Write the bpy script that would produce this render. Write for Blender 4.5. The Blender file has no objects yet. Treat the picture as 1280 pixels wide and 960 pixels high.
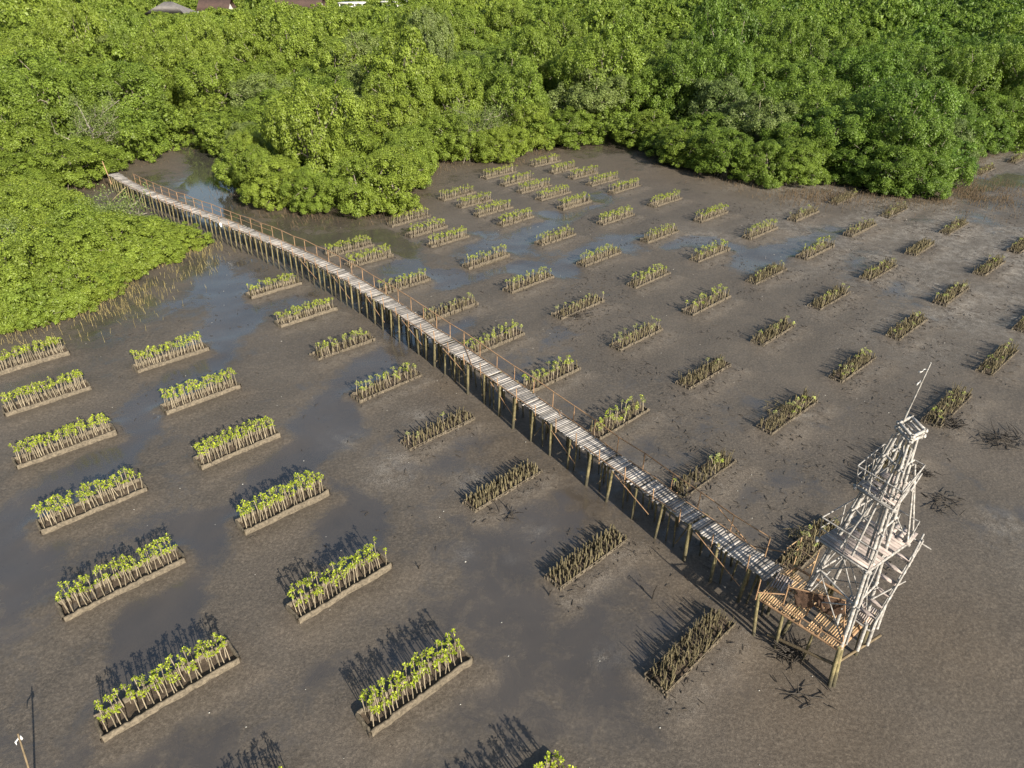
import bpy, math, random
import numpy as np
from mathutils import Vector, Matrix

sc = bpy.context.scene
R = math.radians
EYE = 20.0                                   # height of the camera above the mud, metres

# ------------------------------------------------------------------ camera, sky, sun, exposure
cam_d = bpy.data.cameras.new('camera'); cam = bpy.data.objects.new('camera', cam_d)
sc.collection.objects.link(cam); sc.camera = cam
cam_d.sensor_width = 36.0; cam_d.lens = 24.24; cam_d.clip_start = 0.2; cam_d.clip_end = 6000
cam.location = (0, 0, EYE); cam.rotation_euler = (R(90 - 31.6), 0, 0)

SUN_EL = 27.5; SH = Vector((-0.559, 0.829)).normalized()      # shadows run this way over the mud
world = bpy.data.worlds.new('World'); sc.world = world; world.use_nodes = True
wn = world.node_tree; wn.nodes.clear()
wo = wn.nodes.new('ShaderNodeOutputWorld'); bg = wn.nodes.new('ShaderNodeBackground'); sky = wn.nodes.new('ShaderNodeTexSky')
sky.sky_type = 'NISHITA'; sky.sun_disc = False; sky.sun_elevation = R(SUN_EL)
sky.sun_rotation = math.atan2(-SH.x, -SH.y) % (2 * math.pi); sky.air_density = 1.3; sky.dust_density = 2.0
bg.inputs['Strength'].default_value = 0.066
wn.links.new(sky.outputs[0], bg.inputs[0]); wn.links.new(bg.outputs[0], wo.inputs[0])
sd = bpy.data.lights.new('sun', 'SUN'); sd.energy = 4.9; sd.angle = R(0.5); sd.color = (1.0, 0.91, 0.76)
so = bpy.data.objects.new('sun', sd); sc.collection.objects.link(so)
ce, se = math.cos(R(SUN_EL)), math.sin(R(SUN_EL))
so.rotation_euler = Vector((SH.x * ce, SH.y * ce, -se)).to_track_quat('-Z', 'Y').to_euler()
so.location = (20, -30, 40)
sc.view_settings.view_transform = 'Standard'; sc.view_settings.look = 'None'
sc.view_settings.gamma = 1; sc.view_settings.exposure = 1.20; sc.view_settings.use_curve_mapping = False
sc.render.engine = 'CYCLES'
sc.cycles.max_bounces = 6; sc.cycles.diffuse_bounces = 3; sc.cycles.transmission_bounces = 3; sc.cycles.transparent_max_bounces = 4

# ------------------------------------------------------------------ survey of the place (metres)
BEDS = [  # line from the left, place in the line counted from the camera, x, y of the middle of the front wall, length, kind
    (1, 1, -7.12, 8.84, 4.00, 'G'),
    (1, 2, -10.64, 13.34, 4.09, 'G'),
    (1, 3, -14.24, 17.78, 4.07, 'G'),
    (1, 4, -17.57, 22.03, 4.20, 'G'),
    (1, 5, -21.08, 26.29, 4.13, 'G'),
    (1, 6, -24.37, 30.49, 4.09, 'G'),
    (1, 7, -27.71, 34.44, 4.05, 'G'),
    (2, 1, 0.31, 9.35, 4.00, 'G'),
    (2, 2, -2.78, 13.44, 3.90, 'G'),
    (2, 3, -6.07, 17.60, 3.90, 'G'),
    (2, 4, -9.43, 21.94, 3.90, 'G'),
    (2, 5, -12.79, 26.17, 3.90, 'G'),
    (2, 6, -16.29, 30.68, 3.93, 'G'),
    (2, 7, -19.63, 34.86, 4.02, 'G'),
    (3, 1, 6.35, 14.84, 3.90, 'T'),
    (3, 2, 3.22, 19.07, 3.90, 'D'),
    (3, 3, -0.09, 23.35, 3.90, 'D'),
    (3, 4, -3.35, 27.66, 3.90, 'E'),
    (3, 5, -6.52, 31.83, 3.90, 'M'),
    (3, 6, -9.83, 36.20, 3.90, 'M'),
    (3, 7, -13.19, 40.50, 3.90, 'Y'),
    (3, 8, -16.55, 44.81, 3.90, 'Y'),
    (4, 1, 12.17, 19.79, 3.90, 'W'),
    (4, 2, 8.91, 24.10, 4.00, 'W'),
    (4, 3, 5.62, 28.33, 3.90, 'M'),
    (4, 4, 2.41, 32.63, 3.90, 'M'),
    (4, 5, -0.85, 36.76, 4.20, 'M'),
    (4, 6, -3.93, 41.27, 4.34, 'S'),
    (4, 7, -7.45, 45.50, 3.91, 'M'),
    (4, 8, -10.80, 50.38, 4.01, 'Y'),
    (4, 9, -12.79, 52.60, 4.06, 'Y'),
    (5, 1, 17.33, 24.46, 4.19, 'T'),
    (5, 2, 14.45, 29.03, 4.40, 'W'),
    (5, 3, 11.11, 33.06, 4.02, 'W'),
    (5, 4, 7.97, 37.42, 4.23, 'S'),
    (5, 5, 4.75, 41.67, 4.05, 'S'),
    (5, 6, 1.53, 45.86, 4.08, 'M'),
    (5, 7, -1.70, 50.30, 4.21, 'M'),
    (5, 8, -5.05, 54.70, 3.90, 'Y'),
    (5, 9, -7.05, 57.18, 3.90, 'Y'),
    (5, 10, -8.97, 60.00, 4.09, 'Y'),
    (6, 1, 22.97, 29.60, 4.40, 'W'),
    (6, 2, 19.76, 33.81, 4.02, 'W'),
    (6, 3, 16.59, 38.05, 3.94, 'W'),
    (6, 4, 13.50, 42.33, 4.30, 'M'),
    (6, 5, 10.27, 46.58, 4.03, 'M'),
    (6, 6, 7.14, 50.80, 4.18, 'M'),
    (6, 7, 3.92, 55.09, 4.07, 'M'),
    (6, 8, 0.60, 59.89, 3.90, 'Y'),
    (6, 9, -1.45, 62.62, 4.06, 'Y'),
    (6, 10, -3.30, 65.05, 3.90, 'Y'),
    (6, 11, -5.10, 67.52, 4.18, 'Y'),
    (7, 1, 28.55, 34.61, 4.40, 'W'),
    (7, 2, 25.36, 38.87, 4.36, 'W'),
    (7, 3, 22.14, 43.16, 4.40, 'W'),
    (7, 4, 19.14, 47.40, 4.30, 'W'),
    (7, 5, 15.93, 51.56, 4.33, 'M'),
    (7, 6, 12.76, 55.86, 4.27, 'M'),
    (7, 7, 9.61, 60.34, 4.36, 'Y'),
    (7, 8, 6.26, 64.68, 3.93, 'Y'),
    (7, 9, 4.36, 67.52, 4.10, 'Y'),
    (7, 10, 2.55, 70.01, 4.24, 'Y'),
    (7, 11, 0.82, 72.51, 4.23, 'Y'),
    (7, 12, -1.10, 75.32, 4.40, 'Y'),
    (8, 1, 33.87, 39.88, 4.40, 'W'),
    (8, 2, 30.88, 43.88, 4.22, 'W'),
    (8, 3, 27.76, 48.08, 4.27, 'W'),
    (8, 4, 24.63, 52.29, 4.40, 'M'),
    (8, 5, 21.52, 56.76, 4.40, 'M'),
    (8, 6, 18.38, 61.13, 4.40, 'Y'),
    (8, 7, 15.01, 65.44, 4.40, 'Y'),
    (8, 8, 11.71, 69.87, 4.13, 'Y'),
    (8, 9, 9.83, 72.51, 4.17, 'Y'),
    (8, 10, 8.00, 75.05, 3.90, 'Y'),
    (8, 11, 5.99, 77.19, 3.90, 'Y'),
    (8, 12, 4.09, 80.26, 4.17, 'Y'),
    (9, 1, 36.59, 49.02, 4.40, 'W'),
    (9, 2, 33.29, 52.95, 3.90, 'D'),
    (9, 3, 30.43, 57.57, 4.40, 'S'),
    (9, 4, 26.87, 61.35, 4.20, 'S'),
    (10, 1, 42.01, 53.59, 4.30, 'W'),
    (10, 2, 38.77, 57.98, 4.40, 'W'),
    (10, 3, 35.61, 62.28, 4.40, 'W'),
    (10, 4, 32.58, 66.34, 4.40, 'W'),
    (11, 1, 59.34, 82.10, 4.40, 'W'),
    (11, 2, 52.50, 76.97, 4.40, 'W'),
]
DECK_PATH = [(-40.1, 70.1), (-35.7, 65.2), (-33.1, 63.1), (-29.6, 60.0), (-26.1, 57.3), (-22.7, 54.4), (-19.2, 51.4), (-16.2, 48.8), (-13.6, 46.4), (-11.4, 43.9), (-9.3, 41.6), (-6.9, 38.5), (-4.6, 35.4), (-2.3, 32.6), (0.4, 29.0), (2.8, 25.6), (4.9, 22.8), (6.6, 20.5), (8.0, 18.6), (9.2, 17.0)]
FOREST_EDGE = [(-81.5, 65.5), (-65.7, 66.8), (-51.2, 68.7), (-43.7, 69.6), (-41.9, 71.9), (-43.9, 78.3), (-42.0, 79.7), (-41.3, 85.8), (-41.7, 90.9), (-43.9, 97.6), (-43.0, 97.6), (-36.6, 85.8), (-31.1, 80.4), (-30.4, 75.0), (-28.4, 68.4), (-23.5, 63.3), (-17.3, 60.8), (-10.9, 61.4), (-9.2, 65.0), (-8.9, 70.1), (-8.7, 80.4), (-5.0, 79.7), (0.0, 79.7), (1.4, 85.4), (5.9, 87.4), (14.5, 89.1), (16.7, 85.8), (17.6, 79.0), (21.9, 73.1), (26.1, 70.1), (29.8, 69.3), (33.3, 74.0), (34.8, 69.3), (38.1, 66.3), (41.6, 66.8), (45.0, 70.1), (50.4, 78.0), (56.5, 84.6), (63.5, 86.6), (86.9, 90.0), (131.3, 93.2)]
BUSH_EDGE = [(-40.2, 36.2), (-34.6, 37.7), (-32.1, 38.4), (-29.5, 39.2), (-28.0, 43.3), (-27.9, 47.1), (-26.5, 50.0), (-25.6, 52.9), (-27.2, 54.4), (-29.9, 55.0), (-33.0, 55.9), (-39.5, 62.4), (-45.5, 65.8), (-69.1, 66.3)]
CREEK = [(-44.9, 100.7), (-41.1, 91.8), (-36.4, 84.2), (-33.7, 78.3), (-32.4, 73.1), (-29.1, 66.8), (-25.9, 61.4), (-22.4, 58.6), (-17.4, 55.5), (-13.4, 55.5), (-11.0, 57.1)]
CH_A = [(-23.8, 50.2), (-20.1, 44.9), (-18.1, 40.5), (-18.1, 36.2), (-18.7, 31.7), (-18.5, 28.3), (-18.9, 26.6), (-19.7, 22.1), (-20.0, 19.4)]
CH_B = [(-4.2, 40.5), (-7.0, 38.2), (-8.1, 33.4), (-8.8, 30.1), (-10.0, 27.3), (-10.3, 24.8), (-11.6, 22.1), (-13.2, 21.2), (-13.4, 18.5), (-12.4, 15.6)]
CH_C = [(-9.1, 58.6), (-8.9, 51.9), (-8.1, 48.6), (-4.7, 47.1), (-1.3, 51.0), (1.4, 57.5), (4.4, 61.9), (9.5, 68.2)]
CH_D = [(-8.4, 23.7), (-6.7, 21.6), (-5.9, 19.4)]
CH_E = [(-1.2, 50.2), (3.6, 48.6), (9.4, 55.5), (14.7, 55.5), (18.4, 51.9)]
CH_F = [(54.6, 74.0), (51.7, 75.0), (45.3, 69.6)]
CH_G = [(17.9, 50.2), (24.8, 55.5), (27.6, 57.5)]
PALE = [(-1.8, 19.8, 0.5), (1.1, 21.0, 0.6), (3.2, 15.1, 0.5), (0.0, 19.4, 0.3), (31.7, 49.4, 2.5), (30.2, 40.5, 3.0), (30.9, 45.6, 3.0), (33.5, 44.2, 3.0), (20.5, 21.4, 0.9), (-8.4, 27.4, 0.9), (-5.5, 25.1, 1.2), (47.3, 69.6, 3.0), (38.9, 50.2, 3.0), (5.9, 24.8, 0.8), (14.8, 29.4, 0.8), (26.4, 47.1, 2.0), (16.1, 55.5, 3.0), (-1.8, 24.2, 0.8), (-4.9, 29.4, 0.7)]  # pale mud patches; the broad far right ones paint the wet sheen
BROWN = [(2.2, 24.8, 1.5), (3.7, 22.1, 1.6), (5.1, 20.2, 1.2), (0.0, 26.6, 1.5), (6.5, 17.8, 1.2), (9.1, 13.2, 2.5), (9.8, 11.9, 2.5), (-3.5, 32.5, 1.5), (14.9, 15.6, 2.5), (-1.6, 29.4, 1.5), (8.0, 15.6, 1.2), (21.2, 77.3, 5.0), (14.2, 77.3, 5.0), (5.6, 82.6, 4.0), (-39.7, 79.0, 4.0)]

# ------------------------------------------------------------------ helpers
C = sc.collection
class MB:
    """collects quads / triangles with one float per face, builds ONE mesh"""
    def __init__(s): s.V = []; s.F = {3: [], 4: []}; s.A = {3: [], 4: []}; s.n = 0
    def add(s, V, F, a=0.0):
        V = np.asarray(V, float).reshape(-1, 3); F = np.asarray(F, int); k = F.shape[1]
        s.V.append(V); s.F[k].append(F + s.n)
        s.A[k].append(np.broadcast_to(np.asarray(a, float), (len(F),)).copy()); s.n += len(V)
    def tube(s, P, r, n=6, a=0.0, cap=True):
        P = np.asarray(P, float); m = len(P); r = np.broadcast_to(np.asarray(r, float), (m,))
        T = np.gradient(P, axis=0); T /= np.linalg.norm(T, axis=1)[:, None] + 1e-9
        ref = np.array([0, 0, 1.0]) if abs(T[0][2]) < .8 else np.array([1.0, 0, 0])
        U = np.cross(T, ref); U /= np.linalg.norm(U, axis=1)[:, None] + 1e-9; W = np.cross(T, U)
        an = np.arange(n) * 2 * np.pi / n
        V = P[:, None, :] + r[:, None, None] * (np.cos(an)[None, :, None] * U[:, None, :] + np.sin(an)[None, :, None] * W[:, None, :])
        V = V.reshape(-1, 3); F = []
        for i in range(m - 1):
            for j in range(n):
                k = (j + 1) % n; F.append((i * n + j, i * n + k, (i + 1) * n + k, (i + 1) * n + j))
        s.add(V, F, a)
        if cap:
            for e, i in ((0, 0), (1, m - 1)):
                c = np.vstack([V[i * n:(i + 1) * n], P[i][None]])
                s.add(c, [((j + 1) % n, j, n) if e == 0 else (j, (j + 1) % n, n) for j in range(n)], a)
    def rod(s, p, q, r, n=6, a=0.0, r2=None): s.tube([p, q], [r, r if r2 is None else r2], n, a)
    def block(s, c, ax, ay, az, a=0.0):
        """box from centre and three half-axes"""
        c, ax, ay, az = (np.asarray(t, float) for t in (c, ax, ay, az))
        V = [c + i * ax + j * ay + k * az for k in (-1, 1) for j in (-1, 1) for i in (-1, 1)]
        s.add(V, [(0, 2, 3, 1), (4, 5, 7, 6), (0, 1, 5, 4), (2, 6, 7, 3), (0, 4, 6, 2), (1, 3, 7, 5)], a)
    def beam(s, p, q, w, h, a=0.0, up=(0, 0, 1)):
        p = np.asarray(p, float); q = np.asarray(q, float); d = q - p; L = np.linalg.norm(d); d /= L
        sd_ = np.cross(d, up); sd_ /= np.linalg.norm(sd_) + 1e-9; u = np.cross(sd_, d)
        s.block((p + q) / 2, d * L / 2, sd_ * w / 2, u * h / 2, a)
    def merge(s, arr, M=None, a=None):
        """arr = (V, F4, A4, F3, A3); M = 4x4"""
        V, F4, A4, F3, A3 = arr
        if M is not None: V = V @ M[:3, :3].T + M[:3, 3]
        s.V.append(V)
        if len(F4): s.F[4].append(F4 + s.n); s.A[4].append(A4 if a is None else A4 * 0 + a)
        if len(F3): s.F[3].append(F3 + s.n); s.A[3].append(A3 if a is None else A3 * 0 + a)
        s.n += len(V)
    def arrays(s):
        g = lambda L, k: np.vstack(L) if L else np.zeros((0, k), int)
        h = lambda L: np.concatenate(L) if L else np.zeros(0)
        return np.vstack(s.V), g(s.F[4], 4), h(s.A[4]), g(s.F[3], 3), h(s.A[3])
    def mesh(s, name, mat, smooth=False, extra=None):
        V, F4, A4, F3, A3 = s.arrays(); me = bpy.data.meshes.new(name)
        me.vertices.add(len(V)); me.vertices.foreach_set('co', V.astype(np.float32).ravel())
        nl = F4.size + F3.size; me.loops.add(nl)
        me.loops.foreach_set('vertex_index', np.concatenate([F4.ravel(), F3.ravel()]).astype(np.int32))
        n4, n3 = len(F4), len(F3); me.polygons.add(n4 + n3)
        st = np.concatenate([np.arange(n4) * 4, n4 * 4 + np.arange(n3) * 3]).astype(np.int32)
        me.polygons.foreach_set('loop_start', st)
        if smooth: me.polygons.foreach_set('use_smooth', np.ones(n4 + n3, bool))
        at = me.attributes.new('v', 'FLOAT', 'FACE'); at.data.foreach_set('value', np.concatenate([A4, A3]).astype(np.float32))
        me.update(calc_edges=True); me.validate(); me.materials.append(mat)
        return me
    def build(s, name, mat, parent=None, smooth=False, loc=None):
        return link(name, s.mesh(name, mat, smooth), parent, loc)

def link(name, me, parent=None, loc=None):
    o = bpy.data.objects.new(name, me); C.objects.link(o)
    if loc is not None: o.location = loc
    if parent is not None: o.parent = parent
    return o
def tag(o, label, cat, group=None, kind=None):
    if label: o['label'] = label
    if cat: o['category'] = cat
    if group: o['group'] = group
    if kind: o['kind'] = kind
    return o
def empty(name, loc, rz=0.0):
    o = bpy.data.objects.new(name, None); C.objects.link(o); o.location = loc; o.rotation_euler = (0, 0, rz)
    o.empty_display_size = .3
    return o
def mat4(loc, rz=0.0, sc_=(1, 1, 1), rx=0.0, ry=0.0):
    M = Matrix.Translation(loc) @ Matrix.Rotation(rz, 4, 'Z') @ Matrix.Rotation(ry, 4, 'Y') @ Matrix.Rotation(rx, 4, 'X') @ Matrix.Diagonal((*sc_, 1))
    return np.array(M)
def vnoise(x, y, scale, seed):
    rg = np.random.RandomState(seed); G = rg.rand(256, 256)
    u = x / scale; w = y / scale; i = np.floor(u).astype(int); j = np.floor(w).astype(int)
    fu = u - i; fw = w - j; fu = fu * fu * (3 - 2 * fu); fw = fw * fw * (3 - 2 * fw)
    g = lambda a, b: G[a % 256, b % 256]
    return (g(i, j) * (1 - fu) + g(i + 1, j) * fu) * (1 - fw) + (g(i, j + 1) * (1 - fu) + g(i + 1, j + 1) * fu) * fw
def seg_dist(X, Y, poly):
    D = np.full(X.shape, 1e9)
    for (x0, y0), (x1, y1) in zip(poly[:-1], poly[1:]):
        dx, dy = x1 - x0, y1 - y0; t = np.clip(((X - x0) * dx + (Y - y0) * dy) / (dx * dx + dy * dy), 0, 1)
        D = np.minimum(D, np.hypot(X - x0 - t * dx, Y - y0 - t * dy))
    return D
def inside(X, Y, poly):
    c = np.zeros(X.shape, bool); n = len(poly)
    for i in range(n):
        x0, y0 = poly[i]; x1, y1 = poly[(i + 1) % n]
        if y0 == y1: continue
        k = ((y0 > Y) != (y1 > Y)) & (X < (x1 - x0) * (Y - y0) / (y1 - y0) + x0); c ^= k
    return c
def cam_px(x, y, z):
    p = R(31.6); zz = z - EYE; dep = y * math.cos(p) - zz * math.sin(p); up = y * math.sin(p) + zz * math.cos(p)
    return 862 * x / dep / 640, 862 * up / dep / 480, dep      # frame is -1..1

# ------------------------------------------------------------------ materials
def new_mat(name):
    m = bpy.data.materials.new(name); m.use_nodes = True; nt = m.node_tree
    b = nt.nodes['Principled BSDF']; return m, nt, b
def nd(nt, t, **k):
    n = nt.nodes.new(t)
    for a, v in k.items(): setattr(n, a, v)
    return n
def noise(nt, scale, detail=4, rough=.6, coord='Object', dist=0.0, vec=None):
    n = nd(nt, 'ShaderNodeTexNoise'); n.inputs['Scale'].default_value = scale; n.inputs['Detail'].default_value = detail
    n.inputs['Roughness'].default_value = rough; n.inputs['Distortion'].default_value = dist
    if vec is None:
        tc = nd(nt, 'ShaderNodeTexCoord'); vec = tc.outputs[coord]
    nt.links.new(vec, n.inputs['Vector']); return n
def ramp(nt, src, stops):
    r = nd(nt, 'ShaderNodeValToRGB'); el = r.color_ramp.elements
    while len(el) < len(stops): el.new(0.5)
    for e, (p, c) in zip(el, stops): e.position = p; e.color = (*c, 1) if len(c) == 3 else c
    nt.links.new(src, r.inputs[0]); return r
def mixc(nt, f, a, b, mode='MIX'):
    m = nd(nt, 'ShaderNodeMix', data_type='RGBA', blend_type=mode)
    for s_, v in (('Factor', f), ('A', a), ('B', b)):
        i = m.inputs[{'Factor': 0, 'A': 6, 'B': 7}[s_]]
        if hasattr(v, 'is_output') or isinstance(v, bpy.types.NodeSocket): nt.links.new(v, i)
        else: i.default_value = v if s_ == 'Factor' else (*v, 1)
    return m.outputs[2]
def math_(nt, op, a, b=0.0, c=0.0, clamp=False):
    m = nd(nt, 'ShaderNodeMath', operation=op, use_clamp=clamp)
    for k, v in enumerate((a, b, c)):
        if isinstance(v, bpy.types.NodeSocket): nt.links.new(v, m.inputs[k])
        else: m.inputs[k].default_value = v
    return m.outputs[0]
def attr(nt, name):
    a = nd(nt, 'ShaderNodeAttribute', attribute_name=name); return a
def bump(nt, b, src, strength, dist=.05):
    n = nd(nt, 'ShaderNodeBump'); n.inputs['Strength'].default_value = strength; n.inputs['Distance'].default_value = dist
    nt.links.new(src, n.inputs['Height']); nt.links.new(n.outputs[0], b.inputs['Normal']); return n

def rough_mat(name, c1, c2, scale=3.0, rough=.85, bump_s=.4, bscale=None, vary=0.35, spec=.3, mud=None, c3=None):
    """noise between two colours, face value 'v' lightens or darkens, optional mud stain on the lowest metre"""
    m, nt, b = new_mat(name)
    n = noise(nt, scale, 5, .65); st = [(.3, c1), (.7, c2)]
    if c3: st = [(.25, c1), (.55, c2), (.75, c3)]
    col = ramp(nt, n.outputs[0], st).outputs[0]
    v = math_(nt, 'MULTIPLY_ADD', attr(nt, 'v').outputs['Fac'], vary, 1.0)
    hsv = nd(nt, 'ShaderNodeHueSaturation'); nt.links.new(col, hsv.inputs['Color']); nt.links.new(v, hsv.inputs['Value'])
    col = hsv.outputs[0]
    if mud:
        g = nd(nt, 'ShaderNodeNewGeometry'); sx = nd(nt, 'ShaderNodeSeparateXYZ'); nt.links.new(g.outputs['Position'], sx.inputs[0])
        n2 = noise(nt, 5, 3); h = math_(nt, 'MULTIPLY_ADD', n2.outputs[0], .7, sx.outputs[2])
        f = math_(nt, 'MULTIPLY_ADD', h, -1.6 / mud[0], 1.6 + .4, clamp=True)
        col = mixc(nt, f, col, mud[1])
    nt.links.new(col, b.inputs['Base Color']); b.inputs['Roughness'].default_value = rough
    b.inputs['Specular IOR Level'].default_value = spec
    if bump_s: bump(nt, b, noise(nt, bscale or scale * 4, 4).outputs[0], bump_s, .02)
    return m

def leaf_mat(name, dark, light, warm, trans=.3, rough=.5):
    """leaf colour: face value v spreads dark to light, object colour (or attribute t) shifts the tree towards warm"""
    m, nt, b = new_mat(name)
    v = attr(nt, 'v').outputs['Fac']; t = attr(nt, 't').outputs['Fac']
    oi = nd(nt, 'ShaderNodeObjectInfo'); sc_ = nd(nt, 'ShaderNodeSeparateColor'); nt.links.new(oi.outputs['Color'], sc_.inputs[0])
    tt = math_(nt, 'ADD', t, sc_.outputs[0], clamp=True)
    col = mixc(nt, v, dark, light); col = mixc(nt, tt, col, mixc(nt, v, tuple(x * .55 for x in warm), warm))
    nt.links.new(col, b.inputs['Base Color']); b.inputs['Roughness'].default_value = rough; b.inputs['Specular IOR Level'].default_value = .32
    tr = nd(nt, 'ShaderNodeBsdfTranslucent'); ms = nd(nt, 'ShaderNodeMixShader'); ms.inputs[0].default_value = trans
    tc = mixc(nt, 1.0, col, (1.0, 1.15, .5), 'MULTIPLY'); nt.links.new(tc, tr.inputs[0])
    out = nt.nodes['Material Output']; nt.links.new(b.outputs[0], ms.inputs[1]); nt.links.new(tr.outputs[0], ms.inputs[2]); nt.links.new(ms.outputs[0], out.inputs[0])
    return m

M_leaf = leaf_mat('mangrove leaves', (.032, .076, .012), (.140, .235, .036), (.240, .310, .044), .36)
M_grey_leaf = leaf_mat('thin grey green leaves', (.045, .075, .022), (.15, .21, .065), (.20, .25, .07), .3)
M_seed = leaf_mat('young leaves', (.24, .32, .022), (.50, .56, .050), (.50, .52, .27), .35)
M_bark = rough_mat('pale mangrove bark', (.10, .085, .065), (.26, .23, .19), 6, bump_s=.3)
M_stem = rough_mat('seedling stems', (.14, .115, .08), (.31, .27, .20), 5, bump_s=0, vary=.5)
M_stick = rough_mat('muddy stakes', (.030, .027, .017), (.165, .14, .078), 7, bump_s=0, vary=.6)
M_dead = rough_mat('blackened sticks', (.012, .011, .010), (.05, .042, .035), 7, bump_s=0, rough=.6)
M_wallmud = rough_mat('mud caked bamboo wall', (.042, .035, .026), (.150, .126, .093), 9, bump_s=.9, bscale=14, vary=.3)
M_walldark = rough_mat('rotten dark pales', (.035, .029, .021), (.15, .125, .09), 9, bump_s=.9, bscale=14, vary=.4)
M_soil = rough_mat('bed soil', (.035, .026, .018), (.095, .072, .052), 5, bump_s=1.0, bscale=16, rough=.8)
M_slat = rough_mat('bleached bamboo slats', (.19, .18, .175), (.40, .37, .34), 4, bump_s=.3, vary=.55)
M_oslat = rough_mat('fresh split bamboo', (.26, .16, .08), (.48, .34, .20), 5, bump_s=.3, vary=.5)
M_rail = rough_mat('brown bamboo rail', (.17, .10, .055), (.34, .22, .13), 5, bump_s=.2, vary=.4)
M_post = rough_mat('algae stained post', (.060, .052, .026), (.20, .172, .09), 5, bump_s=.4, vary=.4, mud=(.9, (.05, .045, .03)))
M_white = rough_mat('white painted timber', (.11, .10, .09), (.30, .29, .28), 9, bump_s=.3, vary=.45, c3=(.52, .52, .51))
M_greydeck = rough_mat('weathered grey pink boards', (.20, .17, .165), (.40, .345, .32), 4, bump_s=.4, vary=.5)
M_beam = rough_mat('dark damp beam', (.07, .055, .035), (.17, .13, .08), 5, bump_s=.4, vary=.3)
M_net = rough_mat('torn brown sheet', (.022, .013, .009), (.085, .050, .033), 9, bump_s=.5)
M_cloth = rough_mat('white cloth', (.62, .62, .62), (.72, .72, .72), 3, bump_s=0)
M_root = rough_mat('brown breathing roots', (.05, .035, .022), (.15, .11, .065), 6, bump_s=0, vary=.5)
M_shoot = rough_mat('yellow mangrove shoots', (.14, .11, .045), (.32, .27, .12), 6, bump_s=0, vary=.5)
M_shell = rough_mat('shells and plastic bits', (.28, .27, .25), (.5, .5, .48), 6, bump_s=0)
M_roof = rough_mat('grey roof tiles', (.10, .095, .095), (.17, .16, .155), .8, bump_s=.5, bscale=3)
M_rroof = rough_mat('dark red roof tiles', (.045, .030, .027), (.075, .048, .042), .8, bump_s=.5, bscale=3)
M_wall = rough_mat('white rendered wall', (.5, .5, .49), (.6, .6, .58), 1.0, bump_s=.1)
m, nt, b = new_mat('window glass'); b.inputs['Base Color'].default_value = (.02, .025, .03, 1); b.inputs['Roughness'].default_value = .1; M_glass = m

# mud: wet, pale and brown sit on the ground's vertices; pale also paints sky sheen far right
m, nt, b = new_mat('tidal mud'); M_mud = m
g = nd(nt, 'ShaderNodeNewGeometry'); pos = g.outputs['Position']
n1 = noise(nt, .22, 6, .6, vec=pos, dist=.4); n2 = noise(nt, 1.6, 6, .7, vec=pos); n3 = noise(nt, 9, 4, .7, vec=pos); n4 = noise(nt, 34, 2, .6, vec=pos)
wet = attr(nt, 'wet').outputs['Fac']
nw = noise(nt, .9, 6, .72, vec=pos, dist=.6)
wet = ramp(nt, math_(nt, 'MULTIPLY_ADD', math_(nt, 'SUBTRACT', nw.outputs[0], .5), 1.5, wet), [(.22, (0, 0, 0)), (.62, (1, 1, 1))]).outputs[0]
pale = attr(nt, 'pale').outputs['Fac']; brn = attr(nt, 'brown').outputs['Fac']
col = ramp(nt, n1.outputs[0], [(.34, (.046, .040, .034)), (.64, (.094, .080, .066))]).outputs[0]
col = mixc(nt, math_(nt, 'MULTIPLY', n2.outputs[0], .55), col, (.052, .046, .040))
col = mixc(nt, brn, col, (.078, .058, .038))
dry = ramp(nt, n3.outputs[0], [(.36, (.041, .035, .029)), (.5, (.075, .064, .053)), (.68, (.145, .126, .104))]).outputs[0]
col = mixc(nt, math_(nt, 'MULTIPLY', math_(nt, 'SUBTRACT', 1.0, wet), .48), col, dry)
pf = math_(nt, 'MULTIPLY', math_(nt, 'MULTIPLY', pale, ramp(nt, n2.outputs[0], [(.38, (0, 0, 0)), (.60, (1, 1, 1))]).outputs[0]), ramp(nt, n4.outputs[0], [(.47, (0, 0, 0)), (.62, (1, 1, 1))]).outputs[0])
col = mixc(nt, pf, col, (.27, .255, .235))
spk = ramp(nt, noise(nt, 5.5, 2, .5, vec=pos).outputs[0], [(.70, (0, 0, 0)), (.74, (1, 1, 1))]).outputs[0]
col = mixc(nt, math_(nt, 'MULTIPLY', spk, .55), col, (.028, .024, .020))
grain = ramp(nt, n4.outputs[0], [(.34, (.72, .72, .72)), (.5, (1, 1, 1)), (.66, (1.32, 1.30, 1.27))]).outputs[0]
col = mixc(nt, math_(nt, 'MULTIPLY_ADD', wet, -.5, .75), col, mixc(nt, 1.0, col, grain, 'MULTIPLY'))
col = mixc(nt, math_(nt, 'MULTIPLY', wet, .55), col, (.040, .037, .035))
nt.links.new(col, b.inputs['Base Color'])
wr = math_(nt, 'ADD', wet, math_(nt, 'MULTIPLY_ADD', n2.outputs[0], .6, -.30), clamp=True)
nt.links.new(math_(nt, 'MULTIPLY_ADD', wr, -.48, .62), b.inputs['Roughness']); nt.links.new(math_(nt, 'MULTIPLY_ADD', wr, .6, .4), b.inputs['Specular IOR Level'])
hh = math_(nt, 'ADD', math_(nt, 'MULTIPLY', n3.outputs[0], .20), math_(nt, 'MULTIPLY', n4.outputs[0], .10))
hh = math_(nt, 'ADD', hh, math_(nt, 'MULTIPLY', n2.outputs[0], 1.2))
bn = bump(nt, b, hh, .5, .06)
nt.links.new(math_(nt, 'MULTIPLY_ADD', wr, -.55, .62), bn.inputs['Strength'])

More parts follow.
